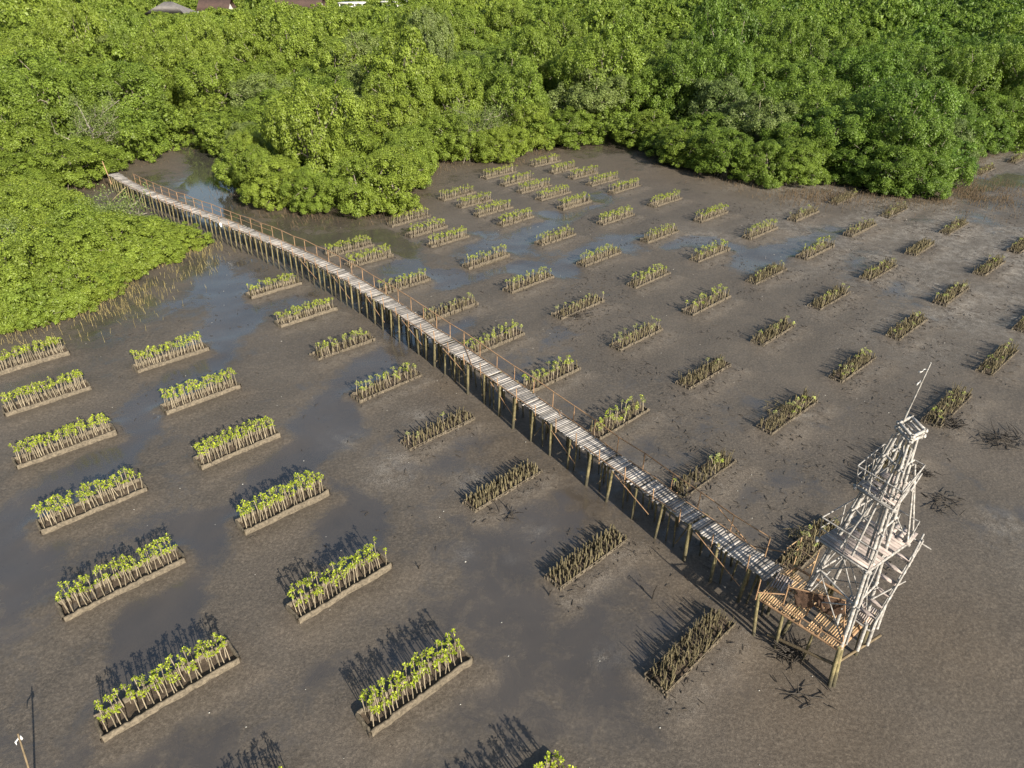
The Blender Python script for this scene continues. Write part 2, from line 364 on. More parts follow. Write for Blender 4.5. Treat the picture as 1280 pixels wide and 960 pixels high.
m, nt, b = new_mat('still tidal water'); M_water = m
b.inputs['Base Color'].default_value = (.045, .042, .036, 1); b.inputs['Roughness'].default_value = .06
b.inputs['Specular IOR Level'].default_value = .7
tc = nd(nt, 'ShaderNodeNewGeometry'); bump(nt, b, noise(nt, 3, 3, vec=tc.outputs['Position']).outputs[0], .05, .05)

# ------------------------------------------------------------------ the mud flat
UB = R(42); bu = np.array([math.cos(UB), math.sin(UB)]); bn_ = np.array([-bu[1], bu[0]])   # along a bed, and away from the camera
def axis(lo, hi, step, far):
    core = np.arange(lo, hi, step); t = np.geomspace(step, far, 26)
    return np.concatenate([lo - t[::-1], core, core[-1] + t])
gx = axis(-52, 62, .22, 3500); gy = axis(4, 96, .22, 4500)
X, Y = np.meshgrid(gx, gy)
near = (vnoise(X, Y, 7, 1) - .5) * .10 + (vnoise(X, Y, 2.2, 2) - .5) * .05 + (vnoise(X, Y, .8, 3) - .5) * .025
wetm = np.clip((vnoise(X, Y, 9, 4) * .55 + vnoise(X, Y, 3, 5) * .3 + vnoise(X, Y, 1.1, 12) * .15 - .42) * 3.2, 0, 1) * .60
Z = near.copy()
for pl, w, dp in ((CREEK[:7], 2.6, .24), (CREEK[6:], 1.6, .06), (CH_A, 1.7, .05), (CH_B, 1.6, .06), (CH_C, 1.7, .06), (CH_D, 1.2, .05), (CH_E, 1.6, .05), (CH_F, 2.5, .08), (CH_G, 1.5, .05)):
    D = seg_dist(X, Y, pl) + (vnoise(X, Y, 2.5, 6) - .5) * 1.6; k = np.exp(-(D / w) ** 2)
    Z -= dp * k; wetm = np.maximum(wetm, np.clip(k * 1.25, 0, 1))
pale = np.zeros_like(X); brown = np.zeros_like(X)
for (x, y, r) in PALE: pale = np.maximum(pale, .85 * np.exp(-((X - x) ** 2 + (Y - y) ** 2) / r ** 2))
for (x, y, r) in BROWN: brown = np.maximum(brown, .75 * np.exp(-((X - x) ** 2 + (Y - y) ** 2) / (r * 1.3) ** 2))
pale = np.maximum(pale, np.clip((vnoise(X, Y, 5, 8) - .72) * 2.5, 0, 1) * .5 * (X > 14))
U_ = X * .8 + Y * .6; W_ = -X * .6 + Y * .8; far_r = np.clip((X - 18) / 12, 0, 1) * np.clip((Y - 32) / 8, 0, 1)
pale = np.maximum(pale, far_r * np.clip(vnoise(U_ * .35, W_, 1.6, 13) * .6 + vnoise(X, Y, 4, 14) * .5 - .30, 0, 1) * 2.8)  # silvery sky sheen on the far right mud, painted as pale streaks
for (ln, nn, bx, by, L, kd) in BEDS:                                  # mounds of dug mud round every bed
    cx, cy = bx + bn_[0] * .45, by + bn_[1] * .45
    u = (X - cx) * bu[0] + (Y - cy) * bu[1]; w = (X - cx) * bn_[0] + (Y - cy) * bn_[1]
    d = np.hypot(np.maximum(np.abs(u) - L / 2, 0), np.maximum(np.abs(w + .25) - .65, 0)) + (vnoise(X, Y, .9, 9) - .5) * .5
    k = np.exp(-np.maximum(d, 0) ** 2 / .38); Z += .09 * k * (1 + .5 * (vnoise(X, Y, .35, 10) - .5)); wetm *= (1 - .85 * k)
    brown = np.maximum(brown, .35 * k)
    k2 = np.exp(-((w + 1.0) / .55) ** 2) * (np.abs(u) < L / 2 + .4); pale = np.maximum(pale, .30 * k2 * (kd != 'G'))
D = seg_dist(X, Y, DECK_PATH); k = np.exp(-(D / 1.6) ** 2); brown = np.maximum(brown, .5 * k); wetm *= 1 - .4 * k
fe = FOREST_EDGE; D = seg_dist(X, Y, fe); inf = inside(X, Y, fe + [(400, 900), (-400, 900)])
brown = np.maximum(brown, np.where(inf, .9, .7 * np.exp(-(D / 3) ** 2))); Z += np.where(inf, .05, .05 * np.exp(-(D / 2) ** 2))
gm = MB(); ny, nx = X.shape; idx = np.arange(nx * ny).reshape(ny, nx)
Fq = np.stack([idx[:-1, :-1], idx[:-1, 1:], idx[1:, 1:], idx[1:, :-1]], -1).reshape(-1, 4)
gm.add(np.stack([X, Y, Z], -1).reshape(-1, 3), Fq)
mud = gm.build('mud_flat', M_mud, smooth=True)
for nme, arr in (('wet', wetm), ('pale', pale), ('brown', brown)):
    at = mud.data.attributes.new(nme, 'FLOAT', 'POINT'); at.data.foreach_set('value', np.clip(arr, 0, 1).astype(np.float32).ravel())
tag(mud, 'wide grey brown mudflat left wet by the tide', None, kind='structure')
def zg(x, y):
    i = int(np.clip(np.searchsorted(gx, x), 1, nx - 1)); j = int(np.clip(np.searchsorted(gy, y), 1, ny - 1)); return float(Z[j, i])
w = MB(); P = np.array(CREEK); T = np.gradient(P, axis=0); T /= np.linalg.norm(T, axis=1)[:, None]; Nn = np.stack([-T[:, 1], T[:, 0]], 1)
P = P[:8]; Nn = Nn[:8]; V = np.hstack([np.vstack([P + Nn * 3.4, P - Nn * 3.4]), np.full((2 * len(P), 1), -.115)]); n = len(P)
w.add(V, [(i, i + 1, n + i + 1, n + i) for i in range(n - 1)])
tag(w.build('tidal_water', M_water), 'shallow tidal creek water reflecting the sky beside the boardwalk', None, kind='structure')

# ------------------------------------------------------------------ trees
def rand_dirs(rg, n):
    d = rg.normal(size=(n, 3)); return d / (np.linalg.norm(d, axis=1)[:, None] + 1e-9)
def crown_arrays(seed, Rr, H, nleaf, leaf, nlobes=8, nclump=90, skirt=.25, fill=.12):
    rg = np.random.RandomState(seed); m = MB()
    lob = [(0, 0, H * .60, min(Rr * .62, H * .40))]
    for i in range(nlobes):
        a = i * 2.4 + rg.rand() * .8; r = Rr * (.42 + .28 * rg.rand()); z = H * (skirt + (.66 - skirt) * rg.rand())
        s_ = Rr * (.32 + .2 * rg.rand()); lob.append((r * math.cos(a), r * math.sin(a), min(z, H - s_), s_))
    for i in range(int(nlobes * .8)):
        a = rg.rand() * 6.28; r = Rr * (.5 + .3 * rg.rand()); s_ = Rr * (.25 + .12 * rg.rand()); lob.append((r * math.cos(a), r * math.sin(a), s_ * (.5 + .6 * rg.rand()) + H * .05, s_))
    lob = np.array(lob); cl = []
    while len(cl) < nclump:
        k = rg.choice(len(lob), p=lob[:, 3] ** 2 / np.sum(lob[:, 3] ** 2)); d = rand_dirs(rg, 1)[0]
        if d[2] < -.55: continue
        p = lob[k, :3] + d * lob[k, 3] * np.array([1, 1, .92])
        if p[2] < .25: continue
        dd = np.linalg.norm(lob[:, :3] - p, axis=1) / lob[:, 3]; dd[k] = 9
        if dd.min() < .86: continue
        cl.append((*p, *d, Rr * (.10 + .12 * rg.rand()), rg.rand()))
    cl = np.array(cl); per = int(nleaf * (1 - fill) / nclump); ci = np.repeat(np.arange(nclump), per); N = len(ci)
    n = rand_dirs(rg, N) + cl[ci, 3:6] * .9; n /= np.linalg.norm(n, axis=1)[:, None]
    c = cl[ci, :3] + n * (cl[ci, 6] * (.45 + .65 * rg.rand(N)))[:, None]
    val = cl[ci, 7] * .6 + rg.rand(N) * .4
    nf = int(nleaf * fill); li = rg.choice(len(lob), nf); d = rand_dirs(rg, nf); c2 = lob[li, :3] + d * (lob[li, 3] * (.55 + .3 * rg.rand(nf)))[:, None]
    c = np.vstack([c, c2]); n = np.vstack([n, d]); val = np.concatenate([val, rg.rand(nf) * .5]); big = np.concatenate([np.ones(N), np.full(nf, 1.7)])  # inner filler leaves get darker values: crown shade put into leaf colour
    c[:, 2] = np.maximum(c[:, 2], .12 + .2 * rg.rand(len(c)))
    nn = n * .8 + np.array([0, 0, .45]) + rg.normal(size=n.shape) * .45; nn /= np.linalg.norm(nn, axis=1)[:, None]
    t = np.cross(nn, rand_dirs(rg, len(c))); t /= np.linalg.norm(t, axis=1)[:, None] + 1e-9; bt = np.cross(nn, t)
    L = (leaf * (.65 + .7 * rg.rand(len(c))) * big)[:, None]; W = L * (.50 + .2 * rg.rand(len(c)))[:, None]
    V = np.stack([c - t * L / 2, c + bt * W / 2 - nn * L * .08, c + t * L / 2, c - bt * W / 2 - nn * L * .08], 1).reshape(-1, 3)
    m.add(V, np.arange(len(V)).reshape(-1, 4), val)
    return m, lob, cl
def trunk_mb(seed, lob, cl, Rr, H, roots=True):
    rg = np.random.RandomState(seed + 99); m = MB(); r0 = .035 * H ** .8 + .04
    top = np.array([rg.normal() * .1 * Rr, rg.normal() * .1 * Rr, H * .45])
    m.tube([(0, 0, -.1), (top[0] * .3, top[1] * .3, H * .2), top], [r0 * 1.4, r0, r0 * .7], 7)
    for l in lob[:9]:
        q = l[:3] + np.array([0, 0, l[3] * .3]); mid = (top * .5 + q * .5) + rg.normal(size=3) * .15 * Rr; mid[2] = top[2] * .5 + q[2] * .4
        m.tube([(top[0] * .3, top[1] * .3, H * .2), mid, q], [r0 * .6, r0 * .38, r0 * .15], 5)
    for k in rg.choice(len(cl), 14):
        q = cl[k, :3] + cl[k, 3:6] * cl[k, 6] * (.7 + .5 * rg.rand()); l = lob[rg.randint(len(lob))]
        s_ = cl[k, :3] - cl[k, 3:6] * Rr * .3; m.tube([s_, (s_ + q) / 2 + rg.normal(size=3) * .06 * Rr, q], [r0 * .22, r0 * .16, r0 * .08], 4)
    if roots:
        for i in range(14):
            a = i * .45 + rg.rand() * .3; rr = Rr * (.25 + .5 * rg.rand()); h = .5 + .6 * rg.rand()
            m.tube([(.1 * math.cos(a), .1 * math.sin(a), h * 1.2), (rr * .6 * math.cos(a), rr * .6 * math.sin(a), h * .9), (rr * math.cos(a), rr * math.sin(a), -.15)], [.05, .04, .03], 4, a=-.6)
    return m
VAR = {}
def make_variants(key, n, seed, Rr, H, nleaf, leaf, **k):
    for i in range(n):
        m, lob, cl = crown_arrays(seed + i * 7, Rr, H, nleaf, leaf, **k)
        tk = trunk_mb(seed + i, lob, cl, Rr, H)
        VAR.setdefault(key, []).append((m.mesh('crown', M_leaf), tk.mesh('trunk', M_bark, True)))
make_variants('bush', 5, 11, 2.4, 3.2, 30000, .115, nlobes=9, nclump=150, skirt=.2)
make_variants('edge', 6, 211, 3.2, 6.0, 36000, .145, nlobes=9, nclump=140, skirt=.15)
make_variants('tall', 6, 411, 4.0, 7.6, 38000, .170, nlobes=10, nclump=120, skirt=.3)
FAR = [crown_arrays(711 + i, 4.2, 7.8, 4600, .40, nlobes=9, nclump=60, skirt=.4, fill=.1)[0].arrays() for i in range(6)]
FARM = [crown_arrays(751 + i, 4.2, 7.8, 9500, .30, nlobes=9, nclump=80, skirt=.4, fill=.1)[0].arrays() for i in range(5)]

rng = random.Random(5)
def tree_tint(x, y):        # the wood turns from yellow green on the left to deeper green on the right
    az = x / max(y, 1); t = .74 - .48 * max(0, min(1, (az + .05) / .55)) + float(vnoise(np.array([x]), np.array([y]), 14, 31)[0] - .5) * .35
    return max(0, min(.95, t + rng.uniform(-.16, .16)))
big_poly = FOREST_EDGE + [(330, 420), (-330, 420)]
spots = []                  # x, y, radius, height, key
def far_enough(x, y, r, f=.62):
    return all((x - a) ** 2 + (y - b) ** 2 > (f * (r + c)) ** 2 for a, b, c, *_ in spots[-900:] if abs(y - b) < 14)
# a row of lower trees along the edge
def walk(poly, step):
    out = []; acc = 0
    for (x0, y0), (x1, y1) in zip(poly[:-1], poly[1:]):
        L = math.hypot(x1 - x0, y1 - y0); t = step - acc
        while t < L: out.append((x0 + (x1 - x0) * t / L, y0 + (y1 - y0) * t / L, -(y1 - y0) / L, (x1 - x0) / L)); t += step
        acc = (L - (t - step)); acc = acc if acc < step else 0
    return out
for (x, y, nx_, ny_) in walk(FOREST_EDGE, 2.6):
    r = rng.uniform(2.2, 3.0); px_, py_ = x + nx_ * r * .92, y + ny_ * r * .92
    if abs(px_) > .80 * py_ + 12: continue
    A_ = (np.array([px_]), np.array([py_]))
    if not inside(*A_, big_poly)[0] or seg_dist(*A_, FOREST_EDGE)[0] < r * .6: continue
    if far_enough(px_, py_, r, .48): spots.append((px_, py_, r, rng.uniform(3.6, 5.4), 'edge'))
# the canopy behind, denser rows further on
yy = 62.0
while yy < 400:
    st = 5.6 + max(0, yy - 150) * .010; xx = -.80 * yy - 14
    while xx < .80 * yy + 14:
        x = xx + rng.uniform(-1.8, 1.8); y = yy + rng.uniform(-1.8, 1.8); A_ = (np.array([x]), np.array([y]))
        xx += st
        if not inside(*A_, big_poly)[0]: continue
        d = seg_dist(*A_, FOREST_EDGE)[0]; r = rng.uniform(3.2, 4.9)
        if d < r * .8: continue
        h = min(9.0, 4.6 + d * .30) * rng.uniform(.82, 1.15); 
        h *= .50 + 1.0 * float(vnoise(np.array([x]), np.array([y]), 11, 33)[0])
        if rng.random() < .10: h *= 1.3
        az = x / y
        for a0, a1, k_ in ((-.49, -.385, .0560), (-.385, -.325, .0515), (-.32, -.25, .0475), (-.25, -.14, .0455)):
            if a0 < az < a1 and 150 < y < 268: h = min(h, max(2.2, 20 - k_ * (y - 3)) * rng.uniform(.86, 1.0))
        if -34 < x < -7 and y < 88: h = h * .55 if y > 74 else max(h, 5.2) * 1.18
        if far_enough(x, y, r, .56): spots.append((x, y, r, h, 'tall'))
    yy += st * .86
HOUSES = [(-110, 252, 11.5, 9, 5.2, 'hip', 'grey'), (-99, 263, 8.5, 7, 5.6, 'gable', 'red'), (-70.5, 262, 13.5, 8, 6.3, 'gable', 'red'), (-55, 272, 6.5, 6, 7.2, 'flat', 'white'), (-41, 276, 6.5, 6, 7.4, 'flat', 'white')]
def clear_of_houses(x, y):
    return all(not (abs(x - hx) < hw / 2 + 1.5 and -8 < y - hy < 9) for hx, hy, hw, hd, *_ in HOUSES)
spots = [s for s in spots if clear_of_houses(s[0], s[1])]
# bush by the boardwalk, on the left
bushes = []
for (x, y, nx_, ny_) in walk(BUSH_EDGE[:9], 1.7):
    r = rng.uniform(1.3, 1.9); bushes.append((x + nx_ * r * .7 , y + ny_ * r * .7, r, rng.uniform(1.9, 2.7), 'bush'))
for yb in np.arange(37, 68, 2.3):
    for xb in np.arange(-62, -24, 2.7):
        x = xb + rng.uniform(-.7, .7); y = yb + rng.uniform(-.7, .7); A_ = (np.array([x]), np.array([y]))
        if inside(*A_, BUSH_EDGE)[0] and seg_dist(*A_, BUSH_EDGE)[0] > 1.9: bushes.append((x, y, rng.uniform(2.0, 2.8), rng.uniform(2.6, 3.6) + 1.2 * rng.random() * min(1, max(0, (-x - 27) / 10)), 'bush'))
bushes = [(x, y, r, h * (.70 + .7 * float(vnoise(np.array([x]), np.array([y]), 4.5, 35)[0])), k) for x, y, r, h, k in bushes]
bushes = [s for s in bushes if abs(s[0]) < .80 * s[1] + 3]

def vis(s):
    x, y, r, h, k = s; u, v, d = cam_px(x, y, h); rr = 862 * r / d / 640
    return abs(u) < 1 + rr and v < 1.05
allt = [s for s in spots if vis(s)] + bushes
allt.sort(key=lambda s: math.hypot(s[0], s[1], 20) / s[2])
singles, rest = allt[:300], allt[300:]
hidden_sides = [s for s in spots if not vis(s)][:0]
REG = {}
def tree_words(s):
    x, y, r, h, k = s; d = seg_dist(np.array([x]), np.array([y]), FOREST_EDGE)[0]
    if k == 'bush':
        if seg_dist(np.array([x]), np.array([y]), BUSH_EDGE[:9])[0] < 2.4: return 'bush', 'low bright green mangrove bush on the outer rim of the thicket left of the boardwalk', 'mangrove bushes rimming the left thicket'
        return 'bush', 'bright green mangrove bush massed inside the low thicket left of the boardwalk', 'mangrove bushes inside the left thicket'
    if -34 < x < -7 and y < 81:
        if y < 72: return 'tree', 'round yellow green mangrove in the clump jutting onto the mud between creek and beds', 'mangroves of the jutting clump'
        return 'tree', 'yellow green mangrove at the back of the clump right of the creek', 'mangroves at the back of the jutting clump'
    if x < -34 and d < 6: return 'tree', 'leafy mangrove at the forest edge around the far end of the boardwalk', 'mangroves at the far end of the boardwalk'
    if x < -30: return 'tree', 'yellow green mangrove in the closed canopy left of the creek', 'canopy left of the creek'
    if d < 6 and x < 17: return 'tree', 'green mangrove at the forest edge behind the farthest planting beds', 'forest edge behind the farthest beds'
    if d < 6 and x < 33: return 'tree', 'dark green mangrove in the first bulge of forest right of the far beds', 'forest edge in the right hand bulge'
    if d < 6: return 'tree', 'deep green mangrove at the forest edge toward the right side of the mudflat', 'forest edge toward the right'
    if x < 17: return 'tree', 'green mangrove in the closed canopy behind the farthest beds', 'canopy behind the far beds'
    return 'tree', 'deep green mangrove in the closed canopy on the right', 'canopy on the right'
cnt = 0
for s in singles:
    x, y, r, h, k = s; key = 'edge' if (k == 'edge') else k; vs = VAR[key]; cr, tk = vs[rng.randrange(len(vs))]
    R0, H0 = {'bush': (2.4, 3.2), 'edge': (3.2, 6.0), 'tall': (4.0, 7.6)}[key]
    cat, lab, grp = tree_words(s)
    root = empty('mangrove_bush' if cat == 'bush' else 'mangrove_tree', (x, y, zg(x, y)), rng.uniform(0, 6.28)); tag(root, lab, cat, grp)
    sx = r * 1.14 / R0; root.scale = (sx, sx * rng.uniform(.9, 1.1), h / H0)
    c = link('crown', cr, root); link('trunk', tk, root)
    t = tree_tint(x, y) if cat == 'tree' else min(1, .85 + rng.uniform(-.2, .15))
    c.color = (t, 0, 0, 1)
    if cat == 'tree' and rng.random() < .07: c.material_slots[0].link = 'OBJECT'; c.material_slots[0].material = M_grey_leaf
    cnt += 1
# everything beyond the 300 nearest: one mass
fm = MB(); tl = []
for s in rest:
    x, y, r, h, k = s; lib = FARM if y < 150 else FAR; a = lib[rng.randrange(len(lib))]; sx = r * 1.28 / 4.2
    fm.merge(a, mat4((x, y, 0), rng.uniform(0, 6.28), (sx, sx, h / 7.8))); tl.append(np.full(len(a[1]), tree_tint(x, y)))
far_o = fm.build('distant_mangrove_forest', M_leaf); at = far_o.data.attributes.new('t', 'FLOAT', 'FACE')
at.data.foreach_set('value', np.concatenate(tl).astype(np.float32)); far_o.color = (0, 0, 0, 1)
tag(far_o, 'unbroken mass of green mangrove canopy stretching to the houses', 'forest', kind='stuff')
print('trees', len(spots), 'single', len(singles), 'rest', len(rest))

# bare grey crowns among the green ones
def bare_tree(x, y, h, r, label, seed):
    rg = np.random.RandomState(seed); root = empty('bare_mangrove', (x, y, zg(x, y))); tag(root, label, 'tree')
    m = MB(); m.tube([(0, 0, -.1), (.1, 0, h * .35), (0, .1, h * .6)], [.14, .11, .08], 6); lf = MB(); cs = []
    for i in range(16):
        a = rg.rand() * 6.28; p = np.array([0, 0, h * (.3 + .3 * rg.rand())]); q = p + np.array([math.cos(a) * r * .5, math.sin(a) * r * .5, h * .25 * rg.rand() + .3])
        e = q + np.array([math.cos(a + rg.normal() * .4) * r * .5, math.sin(a + rg.normal() * .4) * r * .5, h * .22 * rg.rand()]); m.tube([p, q, e], [.06, .045, .02], 5)
        for j in range(6):
            s_ = q + (e - q) * rg.rand(); t_ = s_ + rg.normal(size=3) * .5 + np.array([0, 0, .35]); m.tube([s_, t_], [.02, .008], 3, cap=False); cs.append(t_)
    m.build('branches', M_bark2, root)
    cs = np.array(cs); N = 6500; c = cs[rg.randint(len(cs), size=N)] + rg.normal(size=(N, 3)) * .3; nn = rand_dirs(rg, N); t = np.cross(nn, rand_dirs(rg, N)); bt = np.cross(nn, t); L = .16
    V = np.stack([c - t * L / 2, c + bt * L * .3, c + t * L / 2, c - bt * L * .3], 1).reshape(-1, 3); lf.add(V, np.arange(len(V)).reshape(-1, 4), rg.rand(N))
    o = lf.build('thin_foliage', M_grey_leaf, root); o.color = (.5, 0, 0, 1)
M_bark2 = rough_mat('bleached dead wood', (.16, .14, .12), (.32, .29, .26), 6, bump_s=.2)
bare_tree(-46.5, 79.5, 7.0, 3.6, 'sparse tree with pale bleached limbs above the far boardwalk end', 1)
bare_tree(-32.0, 54.3, 3.3, 2.2, 'thin grey leaved mangrove at the back of the left thicket', 2)
bare_tree(-36.5, 46.0, 4.1, 2.4, 'sparse greyish mangrove poking out of the middle of the left thicket', 3)
bare_tree(-4.2, 83.5, 5.8, 2.8, 'pale limbed mangrove leaning out behind the farthest beds', 4)

# ------------------------------------------------------------------ houses far behind the canopy
def house(hx, hy, w_, d_, e_, kind, colr, label):
    root = empty('house', (hx, hy, 0)); tag(root, label, 'house')
    wl = MB(); wl.block((0, 0, e_ / 2), (w_ / 2, 0, 0), (0, d_ / 2, 0), (0, 0, e_ / 2)); wl.build('wall', M_wall, root)
    rf = MB(); o = 1.1; rm = M_roof if colr == 'grey' else M_rroof; hz = 3.4; x1, y1 = w_ / 2 + o, d_ / 2 + o
    if kind == 'hip':
        rf.add([(-x1, -y1, e_), (x1, -y1, e_), (x1, y1, e_), (-x1, y1, e_), (-x1 + y1, 0, e_ + hz), (x1 - y1, 0, e_ + hz)], [(0, 1, 5, 4), (2, 3, 4, 5), (3, 2, 1, 0)])
        rf.add([(-x1, -y1, e_), (x1, -y1, e_), (x1, y1, e_), (-x1, y1, e_), (-x1 + y1, 0, e_ + hz), (x1 - y1, 0, e_ + hz)], [(1, 2, 5), (3, 0, 4)]); rf.build('roof', rm, root)
    elif kind == 'gable':
        rf.add([(-x1, -y1, e_), (x1, -y1, e_), (x1, y1, e_), (-x1, y1, e_), (-x1, 0, e_ + hz), (x1, 0, e_ + hz)], [(0, 1, 5, 4), (2, 3, 4, 5), (3, 2, 1, 0)]); rf.build('roof', rm, root)
        xg = w_ / 2 - .02
        for s_ in (-1, 1): g_ = MB(); g_.add([(s_ * xg, -d_ / 2, e_ + .0), (s_ * xg, d_ / 2, e_ + .0), (s_ * xg, 0, e_ + hz * .82)], [(0, 1, 2)]); g_.build('gable', M_wall, root)
    else:
        rf.block((0, 0, e_ + .2), (x1, 0, 0), (0, y1, 0), (0, 0, .2)); rf.build('roof', M_wall, root)
    for i in range(5):
        f = MB(); x = -w_ / 2 + w_ * (i + .5) / 5; z0 = e_ - 1.7; f.block((x, -d_ / 2 - .03, z0), (.75, 0, 0), (0, .03, 0), (0, 0, .7)); wd = f.build('window', M_glass, root)
        s_ = MB(); s_.block((x, -d_ / 2 - .06, z0 - .8), (.95, 0, 0), (0, .12, 0), (0, 0, .06)); s_.build('sill', M_wall, wd)
    for i in range(4):
        f = MB(); x = -x1 + .5 + (2 * x1 - 1) * i / 3; f.block((x, -y1 + .35, e_ / 2 - .05), (.14, 0, 0), (0, .14, 0), (0, 0, e_ / 2 - .05)); f.build('column', M_wall, root)
for h_, lab in zip(HOUSES, ('grey hip roofed house with white columns behind the canopy', 'small dark red roofed house right of the grey roofed one', 'long house with brownish red gable roof and white gable walls', 'pale flat roofed building just right of the red gabled house', 'rightmost white flat roofed building beyond the forest')):
    house(*h_, lab)

# ------------------------------------------------------------------ planting beds
ORD = ['', 'nearest', 'second', 'third', 'fourth', 'fifth', 'sixth', 'seventh', 'eighth', 'ninth', 'tenth', 'eleventh', 'twelfth']
LN = ['', 'leftmost line', 'second line from left', 'first line left of boardwalk', 'first line right of boardwalk', 'second line right of boardwalk', 'third line right of boardwalk', 'fourth line right of boardwalk', 'fifth line right of boardwalk', 'sixth line right of boardwalk', 'seventh line right of boardwalk', 'far right shore']
def where(ln, nn): return f"{ORD[nn]} bed from camera, {LN[ln]}"
STY = {'G': 'lush yellow green seedlings', 'Y': 'pale yellow green seedlings', 'M': 'patchy pale seedlings', 'S': 'sparse half bare seedlings', 'W': 'wispy brown stems', 'D': 'leafless stubby stakes', 'E': 'stubby stakes and few leaves', 'T': 'thin dark dead sticks'}
def seedling_parts(seed, h, kind):
    """stem and leaves of one young mangrove"""
    rg = np.random.RandomState(seed); st = MB(); lf = MB(); tr = np.array([rg.normal() * .05, rg.normal() * .05, h])
    midp = tr * .5 + np.array([rg.normal() * .02, rg.normal() * .02, 0])
    r = {'leafy': .017, 'thin': .012, 'stake': .030}[kind]
    st.tube([(0, 0, -.05), midp, tr], [r * 1.2, r, r * (.75 if kind != 'stake' else 1.0)], 5, a=rg.uniform(-.5, .5))
    if kind == 'leafy':
        tops = [tr] + [midp + (tr - midp) * rg.uniform(.65, 1.0) + np.array([rg.normal() * .06, rg.normal() * .06, .03]) for _ in range(rg.randint(1, 3))]
        for tp in tops[1:]: st.tube([midp + (tr - midp) * .3, tp], [.008, .006], 4, cap=False)
        for tp in tops:
            for j in range(rg.randint(8, 12)):
                a = rg.rand() * 6.28; el = rg.uniform(-.25, 1.1); d = np.array([math.cos(a) * math.cos(el), math.sin(a) * math.cos(el), math.sin(el)])
                L = rg.uniform(.075, .132); W = L * .46; sd_ = np.cross(d, (0, 0, 1)); sd_ /= np.linalg.norm(sd_) + 1e-6
                b0 = tp + d * .015 - np.array([0, 0, rg.rand() * .10]); md = b0 + d * L * .5 + np.array([0, 0, .01]); tip = b0 + d * L - np.array([0, 0, L * .15])
                lf.add([b0, md + sd_ * W / 2, tip, md - sd_ * W / 2], [(0, 1, 2, 3)], rg.rand())
    if kind == 'thin':
        for _ in range(rg.randint(0, 3)):
            p = tr * rg.uniform(.4, .9); q = p + np.array([rg.normal() * .08, rg.normal() * .08, .15 * rg.rand() + .05]); st.tube([p, q], [.007, .004], 3, cap=False)
    return st, lf
LEAFY = [seedling_parts(900 + i, 1.0, 'leafy') for i in range(10)]
THIN = [seedling_parts(930 + i, 1.0, 'thin') for i in range(8)]
STAKE = [seedling_parts(950 + i, 1.0, 'stake') for i in range(6)]
PM = {'L': [(s.mesh('stem', M_stem, True), l.mesh('leaves', M_seed)) for s, l in LEAFY], 'T': [s.mesh('stem', M_stick, True) for s, _ in THIN], 'K': [s.mesh('stake', M_stick, True) for s, _ in STAKE]}
PA = {'L': [(s.arrays(), l.arrays()) for s, l in LEAFY], 'T': [s.arrays() for s, _ in THIN], 'K': [s.arrays() for s, _ in STAKE]}
plants = []      # kind, variant, x, y, z, height, rz, rx, ry, tint, bed, spread
rp = random.Random(77)
